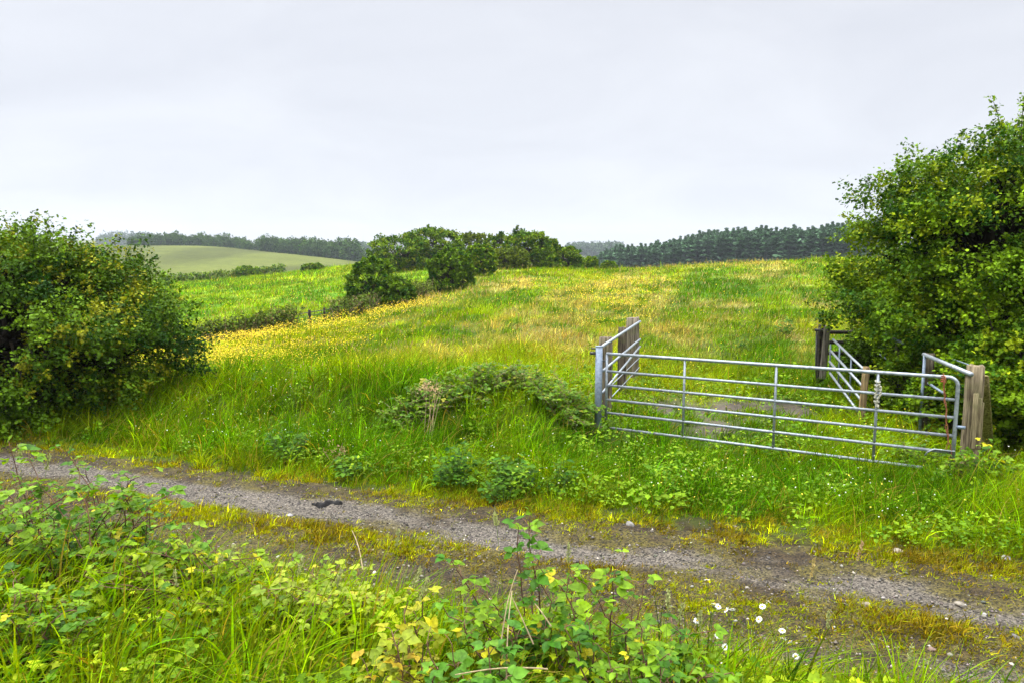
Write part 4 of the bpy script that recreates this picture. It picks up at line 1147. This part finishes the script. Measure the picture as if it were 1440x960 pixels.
# dead flower heads on the bank
def dead_plume(px, py, Y, n, label, col=(.42, .31, .17)):
    p = at(px, py, Y)
    t = thing('dead_umbel', p, label, 'dead plant')
    mb = MB(); V, T, C = leaf_cloud(p + rng.normal(0, .075, (n, 3)) * [1, 1, .6], unit(rng.normal(0, 1, (n, 3)) + [0, 0, .6]), np.full(n, .09), 6, .022, (np.array(col) * .7, np.array(col) * 1.2), LEAF2)
    mb.add(V, T, None, C); mb.build('flower_head', M_grass, t)
    st = MB()
    for k in range(6): limb(st, np.array([p[0] + rng.normal(0, .08), p[1] + .05, hz(p[0], p[1])]), p + rng.normal(0, .08, 3), .006, .003, .05, 4, 4, col)
    st.build('stem', M_bark, t)
dead_plume(604, 546, 10.1, 46, 'pale tan dead flower head above the brambles of the verge bank')
dead_plume(474, 632, 9.2, 14, 'small rusty dead flower head halfway down the verge', (.26, .17, .09))

# foreground brambles: tips given as seen
def tip3(px, py, Y): return at(px, py, Y)
def fore(loc, tips, n_cane, leaves, size, label, sd, pal=P_BRF, h=.5, rx=.5, ry=.35):
    n_cane = int(n_cane * 1.7); leaves = int(leaves * 1.3); size *= .72; n_cane = int(n_cane * 1.35)
    bramble('bramble', loc, rx, ry, h, n_cane, leaves, size, label, 'bramble', pal, sd, tips=[tip3(*q) for q in tips], arch=.35, stem=(.13, .07, .045))
fore((.35, 2.95), [(735, 742, 2.9), (760, 800, 2.85), (640, 808, 2.8), (866, 800, 2.9), (905, 822, 2.95), (800, 830, 2.8), (690, 850, 2.7), (830, 870, 2.7), (620, 855, 2.6), (890, 860, 2.8)], 22, 9, .058,
     'tall bramble in front with one shoot rising over the gravel track', 41, h=.50, rx=.60)
fore((-2.35, 3.9), [(15, 650, 3.8), (45, 690, 3.8), (90, 745, 3.8), (10, 705, 3.6), (70, 720, 3.9), (130, 770, 3.8), (30, 760, 3.5)], 30, 9, .060,
     'bramble thicket at the left front with a yellowing top shoot', 32, h=.75, rx=.7, ry=.5)
fore((-1.5, 3.55), [(205, 790, 3.6), (255, 775, 3.7), (330, 800, 3.6), (180, 830, 3.4), (300, 840, 3.3), (150, 800, 3.6)], 26, 8, .056,
     'spreading bramble in front with pale lobed leaves between tall grasses', 33, ([.055, .15, .005], [.23, .30, .006], [.42, .38, .01]), .42, .75, .5)
fore((-.85, 3.4), [(405, 805, 3.5), (440, 800, 3.5), (380, 840, 3.3), (450, 850, 3.2)], 18, 8, .055,
     'pale yellow green bramble at the edge of the mossy track', 34, ([.13, .22, .012], [.26, .30, .02], [.38, .34, .02]), .40, .5, .4)
fore((-.38, 2.6), [(575, 860, 2.6), (560, 900, 2.5), (590, 840, 2.65)], 10, 8, .050,
     'yellowing bramble sprig in the foreground left of the tall shoot', 35, ([.16, .22, .012], [.36, .33, .015], [.42, .30, .02]), .35, .2, .2)
fore((-.1, 2.35), [(690, 920, 2.4), (640, 930, 2.35), (600, 920, 2.3), (720, 900, 2.45)], 16, 8, .060,
     'broad-leaved bramble at the near foot of the tall shoot', 36, ([.05, .15, .012], [.12, .24, .012], [.42, .38, .015]), .38, .35, .25)
fore((.55, 2.5), [(800, 900, 2.5), (850, 920, 2.45), (900, 890, 2.6), (930, 930, 2.5), (980, 945, 2.7)], 18, 8, .054,
     'low bramble trailing toward the daisies', 37, P_BRF, .36, .4, .3)
fore((-2.1, 3.0), [(60, 850, 3.0), (120, 880, 2.9), (20, 880, 2.9)], 14, 7, .055, 'small bramble low in the left foreground grass', 38, P_BRF, .36, .4, .3)

bramble('bramble', (.06, 2.92), .06, .05, .6, 2, 13, .050, 'single tall bramble shoot with dark green leaves rising against the gravel', 'bramble', ([.030, .115, .006], [.085, .20, .006]), 39,
        tips=[tip3(731, 752, 2.85), tip3(752, 790, 2.82), tip3(700, 800, 2.85)], arch=.12, stem=(.13, .07, .045))
# daisies by the track
def make_daisy():
    t = thing('ox_eye_daisy', (0, 0, 0), 'white daisy leaning on a thin stem over the mossy track edge', 'daisy', 'daisies at the track edge')
    st = MB(); tube(st, np.array([(0, 0, -.3), (.004, .01, -.15), (0, 0, 0)]), .0016, 5, (.08, .16, .02)); 
    me1 = st.build('stem', M_grass, t)
    pt = MB()
    for k in range(16):
        a = k * 2 * math.pi / 16 + rng.normal(0, .06); L = rng.uniform(.018, .023)
        u = np.array([math.cos(a), math.sin(a), 0]); w = np.array([-u[1], u[0], 0]); dr = rng.normal(-.1, .2)
        V = [u * .005 - w * .0016, u * .005 + w * .0016, u * L * .6 + w * .0033 + [0, 0, dr * .008], u * L * .6 - w * .0033 + [0, 0, dr * .008], u * L + w * .0016 + [0, 0, dr * .016], u * L - w * .0016 + [0, 0, dr * .016]]
        pt.add(np.array(V), None, [(0, 1, 2, 3), (3, 2, 4, 5)], (.66, .66, .64))
    pt.build('petals', M_petal, t)
    ce = MB(); V = PEB[0] * np.array([.0075, .0094, .006]) + [0, 0, .002]; ce.add(V, PEB[1], None, (.75, .50, .02)); ce.build('centre', M_petal, t, True)
    return t
dz = make_daisy()
spots = [(1005, 848), (1010, 852), (1021, 857), (1030, 856), (1072, 852), (1081, 845), (1067, 870), (1100, 886), (1101, 897), (1111, 901), (1119, 922), (1010, 893), (980, 872), (994, 814), (1020, 909), (1012, 932)]
for i, (px, py) in enumerate(spots):
    p = at(px, py, 3.75 + rng.uniform(-.15, .25) + (.5 if py < 850 else 0))
    if i == 0: o = dz; kids = None
    else:
        o = dz.copy(); COL.objects.link(o)
        for ch in dz.children:
            c = ch.copy(); COL.objects.link(c); c.parent = o
    o.location = p
    o.scale = (.92,) * 3
    o.rotation_euler = (rng.uniform(.15, .9), rng.uniform(.0, .7), rng.uniform(0, 6.28))

# stones along the track
def stone(px, py, wpx, label, col=(.27, .25, .22), seed=0, group=None):
    p = on_plane(px, py, .0); p[2] = hz(p[0], p[1])
    r = np.random.default_rng(seed); w = wpx / F * p[1] / 2 * .85; col = tuple(q * .62 for q in col)
    me = bpy.data.meshes.new('stone')
    import bmesh
    bm = bmesh.new(); bmesh.ops.create_icosphere(bm, subdivisions=3, radius=1)
    pl = unit(r.normal(0, 1, (9, 3))); dp = r.uniform(.62, .9, 9)
    for v in bm.verts:
        c = np.array(v.co)
        for n_, d_ in zip(pl, dp):
            s = c @ n_
            if s > d_: c = c - n_ * (s - d_) * .85
        c += r.normal(0, .012, 3)
        v.co = (c[0] * w, c[1] * w * .75, c[2] * w * .55)
    bm.to_mesh(me); bm.free()
    a = me.attributes.new('Col', 'FLOAT_COLOR', 'POINT'); a.data.foreach_set('color', np.tile([*col, 1], len(me.vertices)).astype(np.float32))
    me.materials.append(M_stone); o = bpy.data.objects.new('stone', me); COL.objects.link(o)
    o.location = (p[0], p[1], p[2] + w * .04); o.rotation_euler = (r.normal(0, .2), r.normal(0, .2), r.uniform(0, 6))
    tag(o, label, 'stone', group)
stone(886, 738, 19, 'pale stone on the moss at the far track edge, left of the bare soil', seed=1)
stone(1033, 740, 9, 'small grey stone on the bare soil before the gate', seed=2)
stone(1262, 776, 24, 'long buff stone half sunk at the far track edge', (.36, .31, .22), 3)
stone(1414, 786, 22, 'whitish stone at the grass edge below the gatepost', (.36, .35, .33), 4)
stone(1350, 845, 26, 'flat brown stone lying in the gravel wheel track', (.30, .26, .20), 5)
stone(1218, 850, 24, 'flat tan stone at the near side of the gravel wheel track', (.30, .25, .18), 6)
stone(1068, 925, 15, 'sandy stone below the nearest daisy', (.42, .34, .24), 7)
stone(1385, 858, 8, 'tiny pale stone at the right end of the gravel', (.5, .48, .45), 8)
stone(1430, 895, 18, 'dark slab of stone at the near right track edge', (.22, .20, .18), 9)
stone(1310, 908, 16, 'reddish stone in the near moss', (.30, .20, .15), 10)
stone(1145, 775, 8, 'little stone in the dark soil under the seeding grass', seed=11)
stone(1070, 940, 12, 'buff pebble close to the sandy stone', (.40, .32, .22), 12)
stone(940, 742, 9, 'small brown stone on the apron near the pale one', (.28, .22, .16), 13)
stone(407, 722, 14, 'grey stone in the gravel left of the crumpled black sheet', (.38, .37, .36), 14)

# small crumpled near-black sheet on the gravel
p = on_plane(460, 707, .0); p[2] = hz(p[0], p[1])
n1, n2 = 26, 8
U, W_ = np.meshgrid(np.linspace(-1, 1, n1), np.linspace(-1, 1, n2), indexing='ij')
wd = (.6 + .6 * fbm(U.ravel() * 2 + 9, U.ravel() * 0, 401)) * (1 - .75 * np.abs(U.ravel()) ** 2)
xx = U.ravel() * .17; yy = W_.ravel() * .055 * wd + .03 * U.ravel() + .03 * np.sin(U.ravel() * 5)
zz = -.006 + .085 * fbm(xx * 16 + 3, yy * 30, 403) * (1 - np.abs(W_.ravel()) ** 2)
i = np.arange(n1 - 1)[:, None]; j = np.arange(n2 - 1)[None]
Qp = np.stack([i * n2 + j, (i + 1) * n2 + j, (i + 1) * n2 + j + 1, i * n2 + j + 1], -1).reshape(-1, 4)
o = mesh_obj('crumpled_sheet', np.stack([xx, yy, zz], -1), None, M_blacksheet, None, np.broadcast_to((.016, .015, .014), (len(xx), 3)), Qp, True)
o.location = p; tag(o, 'crumpled black sheet lying on the gravel by the verge', 'litter')

# tall seeding grass stems in the foreground
def seed_stem(px, py, Y, lean, label, col=(.34, .29, .14), head=.12, group='seeding grass stems in the foreground', root=None):
    tip = at(px, py, Y); b = np.array([tip[0] - lean * .5, tip[1] - .1, 0]); b[2] = hz(b[0], b[1]) - .03
    t = thing('grass_stem', (b[0], b[1], b[2] + .03), label, 'grass stem', group)
    tt = np.linspace(0, 1, 9)[:, None]
    pts = b + (tip - b) * tt; pts[:, 0] -= lean * .12 * np.sin(tt[:, 0] * math.pi)
    st = MB(); tube(st, pts, np.linspace(.0014, .0008, 9), 5, np.array((.12, .20, .03)), False); st.build('stalk', M_grass, t)
    n = 46; f = rng.uniform(0, 1, n)
    dirn = unit(pts[-1] - pts[-3])
    P = tip - dirn * head * (1 - f)[:, None] * 1.0
    mb = MB(); yd = unit(dirn + rng.normal(0, .35, (n, 3))); X, Y_, Z = frames(yd, unit(rng.normal(0, 1, (n, 3))))
    V, T = instance(LEAF2[0], LEAF2[1], P + rng.normal(0, .004, (n, 3)), X, Y_, Z, rng.uniform(.012, .022, n) * (head / .12) ** .5)
    mb.add(V, T, None, np.repeat(np.array(col) * rng.uniform(.7, 1.25, (n, 1)), 4, axis=0)); mb.build('seed_head', M_grass, t)
seed_stem(1213, 762, 5.2, .25, 'ripe tan grass seed head leaning right over the soil before the gate', (.42, .30, .15), .14)
seed_stem(1145, 785, 5.0, .15, 'ripe grass seed head beside the leaning tan one', (.38, .30, .12), .16)
seed_stem(696, 718, 2.9, -.1, 'pale green seed head touching the tall bramble shoot', (.34, .36, .15), .07)
for px, py, Y in ((560, 745, 3.4), (313, 770, 3.3), (425, 785, 3.2), (330, 765, 3.4), (245, 800, 3.2), (600, 815, 2.6), (590, 800, 2.7), (800, 765, 3.2), (940, 830, 2.8), (985, 860, 3.0), (960, 850, 2.9), (70, 640, 4.0), (28, 625, 4.0), (480, 800, 3.2), (1283, 905, 3.6), (1165, 860, 3.4)):
    seed_stem(px, py, Y, float(rng.normal(.1, .15)), 'slender green grass stem with a small pale seed head in the front growth', (.30, .32, .13), .08)
# dry broken stalks among the brambles
for (a, b_) in (((728, 800, 2.75), (705, 900, 2.6)), ((718, 835, 2.65), (750, 905, 2.6)), ((752, 848, 2.7), (775, 880, 2.65)), ((495, 745, 3.6), (510, 800, 3.4)), ((640, 948, 2.3), (770, 940, 2.4)), ((720, 830, 2.66), (712, 960, 2.4))):
    p0, p1 = at(*a), at(*b_)
    t = thing('dry_stalk', p1, 'thin bleached dry stalk caught in the front brambles', 'dry stalk', 'dry stalks in the front growth')
    m = MB(); limb(m, p1, p0, .0032, .0018, .06, 7, 5, (.42, .34, .20)); m.build('stalk', M_grass, t)

# ------------------------------------------------------------------ air
hb = bpy.data.meshes.new('haze')
lo, hi = np.array([-2600, -2600, -60.]), np.array([2600, 2600, 60.])
bv = np.array([[x_, y_, z_] for x_ in (lo[0], hi[0]) for y_ in (lo[1], hi[1]) for z_ in (lo[2], hi[2])])
bf = [(0, 1, 3, 2), (4, 6, 7, 5), (0, 4, 5, 1), (2, 3, 7, 6), (0, 2, 6, 4), (1, 5, 7, 3)]
gv = [o for o in COL.objects if o.name == 'ground'][0].data
zz = np.empty(len(gv.vertices) * 3, np.float32); gv.vertices.foreach_get('co', zz); zz = zz.reshape(-1, 3)[:, 2]
bv[bv[:, 2] < 0, 2] = zz.min() - 1; bv[bv[:, 2] > 0, 2] = max(zz.max(), 28) + 4
print('ground z', zz.min(), zz.max())
hb.from_pydata(bv.tolist(), [], bf)
mh, nt, N, L = new_mat('haze')
out = N.new('ShaderNodeOutputMaterial'); pv = N.new('ShaderNodeVolumePrincipled')
pv.inputs['Color'].default_value = (.70, .76, .82, 1); pv.inputs['Density'].default_value = .00024; pv.inputs['Anisotropy'].default_value = 0.2
L.new(pv.outputs[0], out.inputs['Volume']); hb.materials.append(mh)
ho = bpy.data.objects.new('haze', hb); COL.objects.link(ho); tag(ho, kind='stuff')

# ------------------------------------------------------------------ sky, sun, camera
SUN_EL, SUN_AZ = 58, -62          # azimuth from +Y towards +X
w = bpy.data.worlds.new('World'); S.world = w; w.use_nodes = True
N, L = w.node_tree.nodes, w.node_tree.links; N.clear()
out = N.new('ShaderNodeOutputWorld'); bg = N.new('ShaderNodeBackground'); bg2 = N.new('ShaderNodeBackground'); add = N.new('ShaderNodeAddShader')
sky = N.new('ShaderNodeTexSky'); sky.sky_type = 'NISHITA'; sky.sun_disc = False
sky.sun_elevation = R(SUN_EL); sky.sun_rotation = R(SUN_AZ)
bg.inputs['Strength'].default_value = .05
dk = N.new('ShaderNodeMix'); dk.data_type = 'RGBA'; dk.blend_type = 'MULTIPLY'; dk.inputs[0].default_value = 1; dk.inputs[7].default_value = (.12, .12, .12, 1)
L.new(sky.outputs[0], dk.inputs[6]); L.new(dk.outputs[2], bg.inputs['Color'])
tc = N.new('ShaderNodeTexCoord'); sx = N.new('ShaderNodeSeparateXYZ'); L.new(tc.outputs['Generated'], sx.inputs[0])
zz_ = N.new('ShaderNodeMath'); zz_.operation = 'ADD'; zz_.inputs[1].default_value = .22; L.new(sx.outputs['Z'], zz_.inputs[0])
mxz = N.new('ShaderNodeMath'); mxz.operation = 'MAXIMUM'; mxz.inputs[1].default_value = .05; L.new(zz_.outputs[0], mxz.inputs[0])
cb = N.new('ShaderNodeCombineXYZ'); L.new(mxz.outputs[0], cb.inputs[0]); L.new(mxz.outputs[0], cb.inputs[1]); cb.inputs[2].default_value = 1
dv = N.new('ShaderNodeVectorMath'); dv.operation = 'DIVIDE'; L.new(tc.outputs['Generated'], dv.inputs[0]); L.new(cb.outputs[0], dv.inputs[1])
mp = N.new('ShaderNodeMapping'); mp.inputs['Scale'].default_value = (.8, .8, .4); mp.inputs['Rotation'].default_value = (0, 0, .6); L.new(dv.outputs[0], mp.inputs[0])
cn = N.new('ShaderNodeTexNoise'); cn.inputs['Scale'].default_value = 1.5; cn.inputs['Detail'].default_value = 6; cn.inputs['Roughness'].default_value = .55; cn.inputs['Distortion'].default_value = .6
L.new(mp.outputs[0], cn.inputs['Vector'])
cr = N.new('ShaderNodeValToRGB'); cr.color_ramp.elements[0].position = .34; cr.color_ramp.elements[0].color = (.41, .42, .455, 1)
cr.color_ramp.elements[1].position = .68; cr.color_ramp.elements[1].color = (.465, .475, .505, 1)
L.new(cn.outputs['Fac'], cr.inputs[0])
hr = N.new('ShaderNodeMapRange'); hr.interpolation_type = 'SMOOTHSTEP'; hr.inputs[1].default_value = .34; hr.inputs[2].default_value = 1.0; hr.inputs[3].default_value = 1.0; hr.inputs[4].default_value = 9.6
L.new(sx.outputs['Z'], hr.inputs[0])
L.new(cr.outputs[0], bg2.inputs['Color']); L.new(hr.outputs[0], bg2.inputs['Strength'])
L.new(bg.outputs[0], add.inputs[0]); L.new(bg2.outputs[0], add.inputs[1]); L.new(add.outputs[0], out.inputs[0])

sl = bpy.data.lights.new('sun', 'SUN'); sl.energy = 1.5; sl.angle = R(14); sl.color = (1, .97, .9)
so_ = bpy.data.objects.new('sun', sl); COL.objects.link(so_)
from mathutils import Vector
dvec = Vector((math.sin(R(SUN_AZ)) * math.cos(R(SUN_EL)), math.cos(R(SUN_AZ)) * math.cos(R(SUN_EL)), math.sin(R(SUN_EL))))
so_.rotation_euler = (-dvec).to_track_quat('-Z', 'Y').to_euler()

cam = bpy.data.cameras.new('camera'); co = bpy.data.objects.new('camera', cam); COL.objects.link(co)
cam.sensor_width = 36; cam.lens = 36 * F / 1440; cam.clip_end = 8000; cam.clip_start = .05
co.location = (0, 0, E); co.rotation_euler = (math.pi / 2 - PITCH, 0, 0)
S.camera = co
S.view_settings.view_transform = 'Standard'; S.view_settings.look = 'None'; S.view_settings.exposure = .8; S.view_settings.gamma = 1
S.view_settings.use_curve_mapping = False
S.render.engine = 'CYCLES'
c = S.cycles
c.max_bounces = 8; c.diffuse_bounces = 2; c.transmission_bounces = 5; c.glossy_bounces = 2; c.volume_bounces = 0; c.transparent_max_bounces = 8
c.use_denoising = True
try: c.denoiser = 'OPENIMAGEDENOISE'
except Exception: pass
